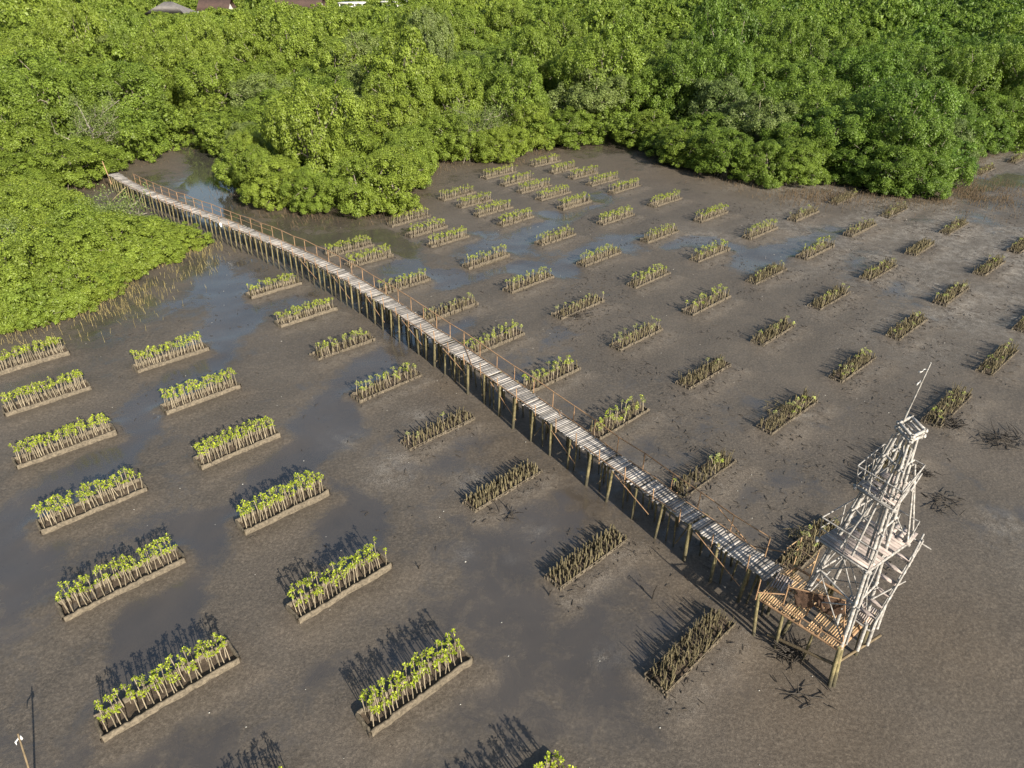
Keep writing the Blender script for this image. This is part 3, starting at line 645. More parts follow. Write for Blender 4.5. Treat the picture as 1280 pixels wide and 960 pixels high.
for bi, (ln, nn, bx, by, L, kd) in enumerate(BEDS):
    rzb = UB + R(rp.uniform(-.8, .8)); ux, uy = math.cos(rzb), math.sin(rzb); wx, wy = -uy, ux
    z0 = 0.0; root = empty('planting_bed', (bx, by, z0), rzb)
    tag(root, f"bed of {STY[kd]}, {ORD[nn]} from camera, {LN[ln]}", 'planting bed', 'planting beds set out in lines on the mud')
    L += rp.uniform(-.14, .14); Dp = .86 + rp.uniform(-.06, .06); hw = .31 if kd == 'G' else (.30 if kd in 'YMS' else .26); h2 = L / 2
    # wall: mud plastered for the lush beds, split bamboo pales elsewhere
    wl = MB(); rg = np.random.RandomState(bi)
    sides = [((-h2, 0), (h2, 0)), ((h2, 0), (h2, Dp)), ((h2, Dp), (-h2, Dp)), ((-h2, Dp), (-h2, 0))]
    for (x0, y0), (x1, y1) in sides:
        S = math.hypot(x1 - x0, y1 - y0); dx, dy = (x1 - x0) / S, (y1 - y0) / S
        if kd == 'G' or (kd == 'Y' and ln < 4):
            n = int(S / .16) + 1; ts = np.linspace(0, S, n); hs = hw + rg.normal(size=n) * .018; off = rg.normal(size=n) * .014; tk = .045
            V = []
            for t, h, o in zip(ts, hs, off):
                px_, py_ = x0 + dx * t - dy * o, y0 + dy * t + dx * o
                for sgn in (-1, 1): V += [(px_ - dy * tk * sgn * 1.25, py_ + dx * tk * sgn * 1.25, -.08), (px_ - dy * tk * sgn, py_ + dx * tk * sgn, h * .93), (px_ - dy * tk * sgn * .4, py_ + dx * tk * sgn * .4, h)]
            F = []
            for i in range(n - 1):
                a, b2 = i * 6, i * 6 + 6
                F += [(a, b2, b2 + 1, a + 1), (a + 1, b2 + 1, b2 + 2, a + 2), (a + 2, b2 + 2, b2 + 5, a + 5), (a + 5, b2 + 5, b2 + 4, a + 4), (a + 4, b2 + 4, b2 + 3, a + 3)]
            wl.add(V, F, rg.uniform(-.2, .2))
        else:
            t = 0
            rough_ = kd in 'DETW'
            while t < S:
                wd = rg.uniform(.06, .12); h = hw * (rg.uniform(.75, 1.12) if not rough_ else rg.uniform(.45, 1.1))
                if rg.rand() < (.05 if not rough_ else .18): t += wd; continue
                c = (x0 + dx * (t + wd / 2) - dy * rg.normal() * .008, y0 + dy * (t + wd / 2) + dx * rg.normal() * .008, h / 2 - .06)
                wl.block(c, (dx * wd * .46, dy * wd * .46, rg.normal() * .004), (-dy * .018, dx * .018, 0), (rg.normal() * .01, rg.normal() * .01, h / 2 + .04), rg.uniform(-.6, .35)); t += wd
            wl.tube([(x0, y0, hw * .8), ((x0 + x1) / 2, (y0 + y1) / 2, hw * .78), (x1, y1, hw * .8)], .018, 5, a=-.1)
    wl.build('wall', M_wallmud if kd != 'T' else M_walldark, root, smooth=(kd == 'G'))
    so_ = MB(); nx2, ny2 = 24, 6; gx2 = np.linspace(-h2 + .03, h2 - .03, nx2); gy2 = np.linspace(.03, Dp - .03, ny2); XX, YY = np.meshgrid(gx2, gy2)
    ZZ = hw * .45 + rg.normal(size=XX.shape) * .022; id2 = np.arange(nx2 * ny2).reshape(ny2, nx2)
    so_.add(np.stack([XX, YY, ZZ], -1).reshape(-1, 3), np.stack([id2[:-1, :-1], id2[:-1, 1:], id2[1:, 1:], id2[1:, :-1]], -1).reshape(-1, 4)); so_.build('soil', M_soil, root, smooth=True)
    zs = hw * .4
    def put(kind, lu, lw, h, lean=.05, tint=0.0, sp=1.0):
        x = bx + ux * lu + wx * lw; y = by + uy * lu + wy * lw
        plants.append((kind, rp.randrange({'L': 10, 'T': 8, 'K': 6}[kind]), x, y, zs, h, rp.uniform(0, 6.28), rp.gauss(0, lean), rp.gauss(0, lean), tint, bi, sp))
    ins = .10
    if kd == 'G':
        for row, lw in enumerate((.12, .42, .72)):
            n = 21 if row != 1 else 14; drop = .10 if ln == 1 and nn < 5 else .03
            for i in range(n):
                if rp.random() < drop: continue
                put('L', -h2 + ins + (L - 2 * ins) * (i + rp.uniform(.2, .8)) / n, lw + rp.uniform(-.04, .04), rp.uniform(.82, 1.04), .035, rp.uniform(0, .12), .72 if nn < 2 else (.85 if nn < 4 else 1.08))
    elif kd in 'YM':
        pal = .15 if kd == 'Y' else .55
        for row, lw in enumerate((.12, .42, .72)):
            n = 17
            for i in range(n):
                u = -h2 + ins + (L - 2 * ins) * (i + rp.uniform(.2, .8)) / n; k = 'L' if rp.random() < (.88 if kd == 'Y' else .62) else 'K'
                if rp.random() < .06: continue
                put(k, u, lw + rp.uniform(-.05, .05), rp.uniform(.62, .86) if k == 'L' else rp.uniform(.45, .68), .06, rp.uniform(0, pal), 1.0 if kd == 'Y' else .82)
    elif kd in 'SE':
        for row, lw in enumerate((.10, .42, .74)):
            n = 18
            for i in range(n):
                u = -h2 + ins + (L - 2 * ins) * (i + rp.uniform(.2, .8)) / n; k = 'L' if rp.random() < (.30 if kd == 'S' else .10) else 'K'
                put(k, u, lw + rp.uniform(-.05, .05), rp.uniform(.55, .8) if k == 'L' else rp.uniform(.32, .6), .08, rp.uniform(.3, .9), .7)
    elif kd == 'D':
        for row, lw in enumerate((.08, .36, .58, .76)):
            n = 30
            for i in range(n): put('K', -h2 + ins + (L - 2 * ins) * (i + rp.uniform(.1, .9)) / n, lw + rp.uniform(-.05, .05), rp.uniform(.34, .44), .08)
    elif kd == 'T':
        for i in range(95):
            put('T', rp.uniform(-h2 + .05, h2 - .05), rp.uniform(.04, Dp - .04), rp.uniform(.35, .85), .14)
        for i in range(70): put('K', rp.uniform(-h2 + .05, h2 - .05), rp.uniform(.04, Dp - .04), rp.uniform(.3, .6), .12)
    elif kd == 'W':
        for i in range(135):
            u = rp.uniform(-h2 + .06, h2 - .06); k = 'L' if rp.random() < .07 else ('K' if rp.random() < .5 else 'T')
            put(k, u, rp.uniform(.06, Dp - .06), rp.uniform(.4, .72) if k != 'K' else rp.uniform(.28, .55), .13, rp.uniform(.2, .9), .7)

def visible(p):
    u, v, d = cam_px(p[2], p[3], p[5]); return abs(u) < 1.0 and abs(v) < 1.0
plants_dist = lambda p: math.hypot(p[2], p[3], EYE)
for kinds, nm, cat, grp in (('L', 'mangrove_seedling', 'seedling', 'seedlings'), ('TK', 'bare_stake', 'stake', 'stakes')):
    sel = sorted([p for p in plants if p[0] in kinds], key=lambda p: (not visible(p), plants_dist(p)))
    ind, rst = sel[:300], sel[300:]
    for p in ind:
        k, vr, x, y, z, h, rz, rx, ry, tint, bi, sp = p; ln, nn = BEDS[bi][:2]; kd = BEDS[bi][5]
        if k == 'L':
            o = empty(nm, (x, y, z)); lab = f"leafy seedling in the {where(ln, nn)}"
            link('stem', PM['L'][vr][0], o); lfo = link('leaves', PM['L'][vr][1], o); lfo.color = (tint, 0, 0, 1)
            o.scale = (sp * .5 + .5, sp * .5 + .5, h)
        else:
            o = link(nm, PM[k][vr], None, (x, y, z)); o.scale = (1, 1, h)
            lab = ('thin dark stick' if k == 'T' else 'short muddy stake') + f" in the {where(ln, nn)}"
        o.rotation_euler = (rx, ry, rz); tag(o, lab, cat, f"{'seedlings' if k == 'L' else ('thin sticks' if k == 'T' else 'short stakes')} of the {where(ln, nn)}")
    A = MB(); Bm = MB(); tl = []
    for p in rst:
        k, vr, x, y, z, h, rz, rx, ry, tint, bi, sp = p; M = mat4((x, y, z), rz, (sp * .5 + .5, sp * .5 + .5, h) if k == 'L' else (1, 1, h), rx, ry)
        if k == 'L':
            A.merge(PA['L'][vr][0], M); a = PA['L'][vr][1]; Bm.merge(a, M); tl.append(np.full(len(a[1]), tint))
        else: A.merge(PA[k][vr], M)
    if kinds == 'L':
        rt = empty('distant_seedlings', (0, 0, 0)); tag(rt, 'rows of small seedlings in the farther beds', 'seedlings', kind='stuff')
        A.build('stems', M_stem, rt, True); lo = Bm.build('leaves', M_seed, rt); at = lo.data.attributes.new('t', 'FLOAT', 'FACE')
        at.data.foreach_set('value', np.concatenate(tl).astype(np.float32)); lo.color = (0, 0, 0, 1)
    else:
        tag(A.build('distant_stakes', M_stick, None, True), 'bare stakes and stems crowding the farther beds', 'stakes', kind='stuff')
print('plants', len(plants))

# ------------------------------------------------------------------ boardwalk
P = np.array(DECK_PATH); seg = np.hypot(*np.diff(P, axis=0).T); cum = np.concatenate([[0], np.cumsum(seg)])
P2 = np.stack([np.interp(np.linspace(0, cum[-1], 24), cum, P[:, i]) for i in (0, 1)], 1)
for _ in range(2): P2[1:-1] = .25 * P2[:-2] + .5 * P2[1:-1] + .25 * P2[2:]
seg = np.hypot(*np.diff(P2, axis=0).T); cum = np.concatenate([[0], np.cumsum(seg)]); LEN = cum[-1]
DZ = 1.70
def at_(s):
    x = np.interp(s, cum, P2[:, 0]); y = np.interp(s, cum, P2[:, 1]); e = .4
    x1 = np.interp(min(s + e, LEN), cum, P2[:, 0]) - np.interp(max(s - e, 0), cum, P2[:, 0]); y1 = np.interp(min(s + e, LEN), cum, P2[:, 1]) - np.interp(max(s - e, 0), cum, P2[:, 1])
    L = math.hypot(x1, y1); d = np.array([x1 / L, y1 / L, 0]); nrm = np.array([-d[1], d[0], 0])      # nrm points to the far (right hand) side
    return np.array([x, y, 0]), d, nrm
HW = .47
bw = empty('boardwalk', (*P2[0], 0)); tag(bw, 'long narrow bamboo boardwalk on posts crossing the planted mudflat', 'boardwalk')
bw_off = np.array([*P2[0], 0.0])
def child(mb, name, mat, smooth=False):
    for i in range(len(mb.V)): mb.V[i] = mb.V[i] - bw_off
    return mb.build(name, mat, bw, smooth)
rg = np.random.RandomState(3); dk = MB(); s = 0.05
while s < LEN:
    p, d, n_ = at_(s); wob = .02 * math.sin(s * .7); gap = rg.rand()
    newer = s < 30
    if gap < (.02 if newer else .035): s += .11; continue
    wd = rg.uniform(.042, .062); a1 = rg.uniform(-.04, .04); sk = n_ * np.array([1, 1, 0]) + d * a1
    c = p + n_ * rg.normal() * .03 + np.array([0, 0, DZ + wob + rg.normal() * .006])
    dk.block(c, sk * (HW + rg.uniform(-.03, .07)), d * wd, (0, 0, .012), rg.uniform(-1, .6)); s += .108 if rg.rand() < .85 else .13
child(dk, 'deck', M_slat)
for o_ in (-.40, 0, .40):
    m_ = MB(); pts = []
    for s in np.arange(0, LEN, 1.5): p, d, n_ = at_(s); pts.append(p + n_ * o_ + np.array([0, 0, DZ - .075 + .02 * math.sin(s * .7)]))
    m_.tube(pts, .045, 6, a=rg.uniform(-.5, .2)); child(m_, 'stringer', M_post, True)
# a loose pole lies along each deck edge
for o_, sname in ((HW - .02, 1), (-HW + .03, 2)):
    m_ = MB(); s = 3.0
    while s < LEN - 2:
        e = min(s + rg.uniform(4, 7), LEN - .3); pts = []
        for q in np.linspace(s, e, 5): p, d, n_ = at_(q); pts.append(p + n_ * (o_ + rg.normal() * .03) + np.array([0, 0, DZ + .05]))
        m_ = MB(); m_.tube(pts, .022, 5, a=rg.uniform(-.4, .5)); s = e + rg.uniform(-.5, 2.5 if sname == 1 else 6)
        child(m_, 'edge_pole', M_rail, True)
posts = []
s = .3
while s < LEN - .4:
    p, d, n_ = at_(s); far_ = s < 40
    for side in (-1, 1):
        b0 = p + n_ * side * (HW + .02 + rg.uniform(-.03, .06)); lean = n_ * side * rg.uniform(.0, .16) + d * rg.uniform(-.12, .12)
        r = rg.uniform(.045, .06) if far_ else rg.uniform(.055, .085)
        zt = DZ + (rg.uniform(-.08, .05) if far_ or side > 0 else rg.uniform(-.05, .12)); m_ = MB()
        m_.tube([b0 + lean + np.array([0, 0, -.2]), b0 + lean * .4 + np.array([0, 0, .9]), b0 + np.array([0, 0, zt])], [r, r * .95, r * .85], 7, a=rg.uniform(-.5, .5))
        posts.append((plants_dist((0, 0, b0[0], b0[1])), m_))
    if not far_:                         # slimmer in-between posts under the deck
      for kk in (.3, .6, .95):
        p2, d2, n2_ = at_(min(s + kk, LEN)); b0 = p2 + n2_ * rg.choice([-.38, .38, .1]); m_ = MB(); r = rg.uniform(.03, .048); ln_ = d2 * rg.uniform(-.2, .2)
        m_.tube([b0 + ln_ + np.array([0, 0, -.2]), b0 + np.array([0, 0, DZ - .08])], r, 6, a=rg.uniform(-1.0, .2)); posts.append((plants_dist((0, 0, b0[0], b0[1])) + .3, m_))
    s += rg.uniform(.70, .82) if far_ else (rg.uniform(.95, 1.1) if s < 52 else rg.uniform(1.3, 1.5))
posts.sort(key=lambda t: t[0])
for d_, m_ in posts[:100]: child(m_, 'post', M_post, True)
pm_ = MB()
for d_, m_ in posts[100:]: pm_.merge(m_.arrays())
po = child(pm_, 'post', M_post, True); po['kind'] = 'stuff'
# cross poles and diagonal braces
for k in range(26):
    s = LEN - 1.5 * k - .9
    if s < 2: break
    p, d, n_ = at_(s); m_ = MB()
    if k % 3 == 0:
        q, d2, n2_ = at_(max(s - 2.2, 0)); m_.tube([p - n_ * (HW + .10) + np.array([0, 0, rg.uniform(.5, 1.2)]), q - n2_ * (HW + .08) + np.array([0, 0, DZ - .05])], .022, 5, a=rg.uniform(-.3, .3))
    elif k % 3 == 1: m_.tube([p - n_ * (HW + .1) + np.array([0, 0, DZ - .22]), p + n_ * (HW + .12) + np.array([0, 0, DZ - .2])], .035, 5, a=-.4)
    else: m_.tube([p - n_ * (HW + .1) + np.array([0, 0, .45]), p + n_ * (HW + .1) + np.array([0, 0, DZ - .3])], .03, 5, a=-.5)
    child(m_, 'brace', M_beam if k % 3 else M_rail, True)
# hand rail on the far side with uprights, bare uprights on the near side
RH = .80; top = []; mid = []
s = 5.0; k = 0
while s < LEN - .2:
    p, d, n_ = at_(s); b0 = p + n_ * (HW + .05); h = RH + rg.uniform(-.05, .06); m_ = MB()
    m_.tube([b0 + np.array([0, 0, DZ - .25]), b0 + n_ * .04 + np.array([0, 0, DZ + h])], .024, 5, a=rg.uniform(-.3, .3)); child(m_, 'rail_post', M_rail, True)
    top.append(b0 + n_ * .05 + np.array([0, 0, DZ + h - .02])); mid.append(b0 + n_ * .05 + np.array([0, 0, DZ + h * .5]))
    if (s > 10 and k % 1 == 0):
        b1 = p - n_ * (HW + .04); m_ = MB(); h1 = rg.uniform(.42, .66); m_.tube([b1 + np.array([0, 0, DZ - .2]), b1 - n_ * .03 + np.array([0, 0, DZ + h1])], .024, 5, a=rg.uniform(-.2, .5)); child(m_, 'rail_post', M_rail, True)
    s += rg.uniform(1.4, 1.6); k += 1
for i0 in range(0, len(top) - 1, 4):
    seg_ = top[i0:i0 + 5]
    m_ = MB(); m_.tube(seg_, .028, 6, a=rg.uniform(-.3, .35)); child(m_, 'hand_rail', M_rail, True)
    if i0 < 14: m_ = MB(); m_.tube([q + np.array([0, 0, rg.normal() * .03]) for q in mid[i0:i0 + 5]], .018, 5); child(m_, 'middle_rail', M_rail, True)
for s in (LEN - 12.5, LEN - 20.5, LEN - 9.2):              # broken rails lying across the deck
    p, d, n_ = at_(s); q, d2, n2_ = at_(s + 2.4); m_ = MB(); m_.tube([p + n_ * .5 + np.array([0, 0, DZ + .06]), q - n2_ * .6 + np.array([0, 0, DZ + .05 - (.35 if s > LEN - 13 else 0)])], .02, 5); child(m_, 'fallen_rail', M_rail, True)
# thin poles crossing outside the far rail near the end
for s, e, o1, z1, o2, z2 in ((LEN - 7.6, LEN - 5.0, .95, .05, .52, 1.75), (LEN - 3.2, LEN - 1.0, .7, 2.2, 1.6, .1), (LEN - 2.8, LEN - .2, 1.5, .2, .6, 2.3)):
    p, d, n_ = at_(s); q, d2, n2_ = at_(e); m_ = MB(); m_.tube([p + n_ * o1 + np.array([0, 0, z1]), q + n2_ * o2 + np.array([0, 0, z2])], .022, 5); child(m_, 'prop', M_rail, True)
# leaning prop at the far end of the walk
p, d, n_ = at_(5.2); m_ = MB(); m_.tube([p - n_ * 2.6 + d * -.6 + np.array([0, 0, -.1]), p - n_ * .5 + np.array([0, 0, 1.5])], .06, 6, a=.4); child(m_, 'prop', M_post, True)
m_ = MB(); p, d, n_ = at_(.4); m_.tube([p - n_ * .5 + np.array([0, 0, .8]), p - n_ * .6 - d * .5 + np.array([0, 0, 3.0])], .04, 6, a=.5); child(m_, 'end_post', M_rail, True)
# white bag on the near edge
p, d, n_ = at_(22.6); bg_ = MB(); bp = p - n_ * .56
rr = [(.02, .0), (.08, -.05), (.11, -.16), (.09, -.28), (.03, -.35)]; bg_.tube([(bp[0] + .02 * i, bp[1], DZ + .12 + z) for i, (r, z) in enumerate(rr)], [r for r, _ in rr], 9)
tag(bg_.build('plastic_bag', M_cloth, None, True), 'crumpled white plastic bag hanging on the near edge of the far boardwalk', 'bag')

# ------------------------------------------------------------------ end platform and watchtower
ax_ = np.array([.676, -.737, 0]); bx_ = np.array([.737, .676, 0])      # outwards along the walk, and away to the right
PC = np.array([9.95, 15.75, 0.0]); up = np.array([0, 0, 1.0])
pf_ = empty('bamboo_platform', tuple(PC)); tag(pf_, 'split bamboo landing at the end of the boardwalk under the white tower', 'platform')
def pch(mb, name, mat, smooth=False, root=pf_, off=PC):
    for i in range(len(mb.V)): mb.V[i] = mb.V[i] - off
    return mb.build(name, mat, root, smooth)
def quad_slats(A, B_, C_, D_, n, z, matw, th=.012, fillr=.72, seed=0):
    """slats laid across A->B (start side) to D->C, spaced from A towards D"""
    r_ = np.random.RandomState(seed); m_ = MB(); A, B_, C_, D_ = (np.array([*q, 0.0]) for q in (A, B_, C_, D_))
    for i in range(n):
        if r_.rand() < .05: continue
        t = (i + .5) / n; p = A + (D_ - A) * t; q = B_ + (C_ - B_) * t; dd = (q - p); L = np.linalg.norm(dd); dd /= L
        W = np.linalg.norm(D_ - A) / n * fillr * r_.uniform(.7, 1.1); zz = np.array([0, 0, z + r_.normal() * .006])
        m_.beam(p + zz - dd * r_.uniform(-.04, .06), q + zz + dd * r_.uniform(-.04, .06), W, th, r_.uniform(-.8, .5))
    return m_
# corners (x, y): walk side near, outer near, outer far, walk side far
cA, cB, cC, cD = (8.30, 16.05), (10.20, 13.98), (11.95, 15.45), (10.05, 17.45)
mA = (9.05, 16.75)
pch(quad_slats(cA, (8.95, 16.72), (10.95, 14.62), cB, 38, 1.72, .1, seed=1), 'slats_near', M_oslat)
pch(quad_slats((8.98, 16.76), (9.65, 17.3), (11.70, 15.22), (10.97, 14.64), 40, 1.725, .1, seed=2), 'slats_far', M_oslat)
pch(quad_slats((8.85, 16.5), (9.3, 17.1), (9.75, 16.7), (9.25, 16.1), 7, 1.75, .1, seed=3), 'grey_slats', M_greydeck)
def lerp2(P_, Q_, t): return (P_[0] + (Q_[0] - P_[0]) * t, P_[1] + (Q_[1] - P_[1]) * t)
for A_, B2 in ((cA, cB), (cB, cC), (cC, cD), (cD, cA), (lerp2(cA, cD, .5), lerp2(cB, cC, .5))):
    m_ = MB(); m_.tube([(A_[0], A_[1], 1.64), (B2[0], B2[1], 1.64)], .05, 6, a=rg.uniform(-.3, .3)); pch(m_, 'bearer', M_rail, True)
for (x, y), ln_, r, zt in ((cA, (.10, -.25), .062, 1.95), (cB, (.06, -.12), .066, 1.75), ((10.38, 14.16), (.02, -.30), .07, 1.7), (cC, (.1, .05), .07, 1.7), (cD, (0, .1), .07, 1.7), (lerp2(cA, cB, .33), (.05, -.05), .06, 1.62), (lerp2(cA, cD, .5), (0, 0), .06, 1.6), (lerp2(cD, cC, .5), (0, 0), .06, 1.6), (lerp2(cA, cB, .7), (.15, .3), .05, 1.6)):
    m_ = MB(); m_.tube([(x + ln_[0], y + ln_[1], -.2), (x + ln_[0] * .4, y + ln_[1] * .4, .9), (x, y, zt)], [r, r, r * .9], 8, a=rg.uniform(-.1, .5)); pch(m_, 'post', M_post, True)
m_ = MB(); m_.tube([(8.75, 15.6, .35), (10.25, 13.98, .95)], .055, 7); pch(m_, 'cross_beam', M_beam, True)
m_ = MB(); m_.tube([(10.3, 14.0, 1.0), (11.9, 14.7, 1.45)], .045, 7); pch(m_, 'cross_beam', M_beam, True)
# low rail on the near side and the torn brown sheet hung on it
for A_, B2, z1, z2 in (((8.22, 16.02), (9.1, 15.75), 1.95, 2.15), ((8.75, 15.55), (10.2, 13.95), 1.95, 2.0), ((9.02, 15.72), (10.55, 14.98), 2.55, 2.75), ((10.55, 14.98), (10.25, 14.0), 2.7, 2.0)):
    m_ = MB(); m_.tube([(*A_, z1), (*B2, z2)], .024, 6, a=rg.uniform(-.2, .4)); pch(m_, 'rail', M_rail, True)
for (x, y), z1 in (((8.22, 16.02), 2.55), ((9.05, 15.75), 2.6), ((9.7, 15.35), 2.65), ((9.3, 14.95), 2.1), ((9.75, 14.5), 2.1)):
    m_ = MB(); m_.tube([(x, y, 1.6), (x, y, z1)], .024, 6); pch(m_, 'rail_post', M_rail, True)
m_ = MB(); us = np.linspace(0, 1, 22); vs_ = np.linspace(0, 1, 7); r_ = np.random.RandomState(8); V = []
for v_ in vs_:
    for u_ in us:
        x = 9.18 + (10.50 - 9.18) * u_; y = 15.64 + (15.0 - 15.64) * u_; sag = v_ * (.52 + .12 * math.sin(u_ * 11) + .05 * r_.rand()); V.append((x + v_ * .10 + r_.normal() * .012, y - v_ * .18 + r_.normal() * .015, 2.56 + .18 * u_ - sag))
F = [(j * 22 + i, j * 22 + i + 1, (j + 1) * 22 + i + 1, (j + 1) * 22 + i) for j in range(6) for i in range(21) if r_.rand() > .04]
m_.add(V, F); sheet = pch(m_, 'torn_sheet', M_net); sm = sheet.modifiers.new('thickness', 'SOLIDIFY'); sm.thickness = .012
# small orange frame between walk and tower
m_ = MB()
for a_, b_ in (((9.62, 17.5, 1.7), (10.35, 18.1, 1.9)), ((10.35, 18.1, 1.9), (10.75, 17.5, 1.9)), ((10.75, 17.5, 1.9), (10.2, 17.2, 1.72)), ((10.35, 18.1, 2.4), (10.35, 18.1, .2)), ((10.75, 17.5, 2.4), (10.65, 17.4, .1)), ((9.6, 17.5, 2.5), (10.4, 18.15, 2.4)), ((10.7, 17.5, 1.8), (10.3, 17.15, 1.9)), ((10.62, 17.45, 1.8), (10.2, 17.1, 1.9))): m_.rod(a_, b_, .022, 5)
pch(m_, 'side_frame', M_oslat, True)

TW = np.array([10.83, 15.35, 0.0]); tw = empty('watchtower', tuple(TW)); tag(tw, 'tapering white timber lookout tower with three decks and a leaning flagpole', 'tower')
def tch(mb, name, mat=M_white, smooth=True, par=None): return pch(mb, name, mat, smooth, par or tw, TW)
FEET = {'l': (9.43, 15.9, 0), 'f': (10.26, 13.92, 0), 'r': (11.60, 15.05, 0), 'b': (11.15, 16.95, 0)}
TOPS = {'l': (10.67, 15.49, 9), 'f': (10.67, 14.97, 9), 'r': (11.02, 15.20, 9), 'b': (11.02, 15.72, 9)}
FEET = {k: np.array(v, float) for k, v in FEET.items()}; TOPS = {k: np.array(v, float) for k, v in TOPS.items()}
def leg(k, z): return FEET[k] + (TOPS[k] - FEET[k]) * z / 9.0
for k in 'lfrb':
    m_ = MB(); zs_ = [1.55, 3, 4.5, 7, 9.05]; m_.tube([leg(k, z) for z in zs_], [.060, .060, .055, .046, .038], 8, a=.1); lg = tch(m_, 'leg')
    if k != 'f': m_ = MB(); m_.tube([leg(k, -.2), leg(k, 1.56)], [.075, .07], 8, a=-.3); tch(m_, 'pile', M_post)
    if k in 'fl':                                            # doubled poles lashed to the legs
        m_ = MB(); o_ = np.array([.09, -.05, 0]) if k == 'f' else np.array([-.07, .04, 0]); m_.tube([leg(k, z) + o_ for z in (1.8, 5, 8.8)], [.036, .033, .03], 6, a=-.3); tch(m_, 'splint', par=lg)
    if k in 'rb': continue
    m_ = MB(); o_ = {'l': (.14, .10, 0), 'f': (-.05, .12, 0), 'r': (-.10, .06, 0), 'b': (-.08, -.1, 0)}[k]; m_.tube([leg(k, z) + np.array(o_) for z in (5.0, 8.95)], [.034, .026], 6, a=-.4); tch(m_, 'inner_pole')
def ring(z, ext, r=.04, names='lfrb'):
    pts = [leg(k, z) for k in names]; c = sum(pts) / 4; return [c + (p - c) * ext for p in pts]
# middle deck corners from the survey, upper deck corners, crown
DECKB = [np.array(q) for q in ((9.41, 15.52, 4.9), (10.34, 14.22, 4.9), (12.02, 15.33, 4.9), (11.15, 16.60, 4.9))]
DECKC = [np.array(q) for q in ((9.93, 15.38, 7.1), (10.53, 14.40, 7.1), (11.52, 15.40, 7.1), (10.95, 16.25, 7.1))]
CROWN = [np.array(q) for q in ((10.58, 15.50, 9.05), (10.64, 14.88, 9.05), (11.12, 15.15, 9.05), (11.06, 15.80, 9.05))]
def board_deck(Cs, n, name, gap, z_off, seed, frm=.05):
    r_ = np.random.RandomState(seed); A, B_, C2, D_ = Cs; m_ = MB()
    for i in range(n):
        if r_.rand() < gap: continue
        t = (i + .5) / n; p = A + (D_ - A) * t; q = B_ + (C2 - B_) * t; W = np.linalg.norm(D_ - A) / n * .86
        m_.beam(p + up * (z_off + r_.normal() * .004), q + up * (z_off + r_.normal() * .004), W, .02, r_.uniform(-.7, .5))
    tch(m_, name, M_greydeck, False)
    m_ = MB()
    for i in range(4):
        a, b2 = Cs[i], Cs[(i + 1) % 4]; d = (b2 - a) / np.linalg.norm(b2 - a); m_.beam(a - d * .1 - up * .045 * (1 + .3 * (i % 2)), b2 + d * .12 - up * .045 * (1 + .3 * (i % 2)), .07, .08, -.2)
    tch(m_, 'deck_frame', M_white, False)
board_deck(DECKB, 15, 'middle_deck', .18, .015, 4)
board_deck(DECKC, 14, 'upper_deck', .38, .015, 5)
def railing(Cs, idx, h, n, out=.10, r=.022):
    for (i, j) in idx:
        a, b2 = Cs[i], Cs[j]; c = sum(Cs) / 4; m_ = MB(); oa = (a - c) / np.linalg.norm(a - c) * out; ob = (b2 - c) / np.linalg.norm(b2 - c) * out
        m_.tube([a + oa + up * h, b2 + ob + up * h], r * 1.1, 6); m_.tube([a + oa * .6 + up * h * .5, b2 + ob * .6 + up * h * .5], r * .8, 6, a=-.3)
        for k in range(n + 1):
            t = k / n; p = a + (b2 - a) * t; o_ = oa + (ob - oa) * t; m_.tube([p - up * .05, p + o_ + up * (h + .03)], r, 6, a=-.1)
        if n > 2: m_.tube([a, a + (b2 - a) * .5 + oa * .5 + up * h], r * .8, 5, a=-.3)
        tch(m_, 'railing')
railing(DECKB, ((0, 1), (3, 0)), .85, 2); railing(DECKB, ((2, 3),), .85, 3)
railing(DECKC, ((0, 1), (3, 0), (1, 2), (2, 3)), .72, 3, .16, .018)
# horizontal ties and X braces
for z, ks in ((3.3, ('lf', 'fr', 'rb', 'bl')), (6.0, ('lf', 'fr', 'rb', 'bl')), (8.1, ('lf', 'fr', 'rb', 'bl'))):
    for ab in ks:
        p, q = leg(ab[0], z), leg(ab[1], z); d = (q - p) / np.linalg.norm(q - p); m_ = MB(); m_.tube([p - d * .12, q + d * .18], .034, 6); tch(m_, 'tie')
for ab in ('lf', 'fr', 'rb', 'bl'):
    for (z0_, z1_) in ((1.8, 3.3), (3.3, 4.8)) if ab != 'fr' else ((1.8, 4.8),):
        m_ = MB(); m_.tube([leg(ab[0], z0_), leg(ab[1], z1_)], .024, 5); m_.tube([leg(ab[1], z0_), leg(ab[0], z1_)], .024, 5, a=-.3); tch(m_, 'brace')
    m_ = MB(); m_.tube([leg(ab[0], 5.0), leg(ab[1], 7.0)], .022, 5); m_.tube([leg(ab[0], 7.2), leg(ab[1], 8.6)], .02, 5, a=-.2); tch(m_, 'brace')
# long slanting props: from the middle deck up past the upper deck
for a_, b_ in (((12.02, 15.33, 4.9), (11.5, 15.45, 7.5)), ((11.15, 16.6, 4.9), (10.95, 16.2, 7.2)), ((12.3, 15.6, 4.95), (11.35, 15.35, 7.9)), ((11.2, 15.35, 1.9), (11.45, 15.3, 5.0)), ((9.8, 15.0, 5.0), (10.62, 14.95, 8.2)), ((10.05, 14.7, 5.0), (10.62, 15.0, 8.6))):
    m_ = MB(); m_.tube([a_, b_], [.034, .028], 6); tch(m_, 'prop')
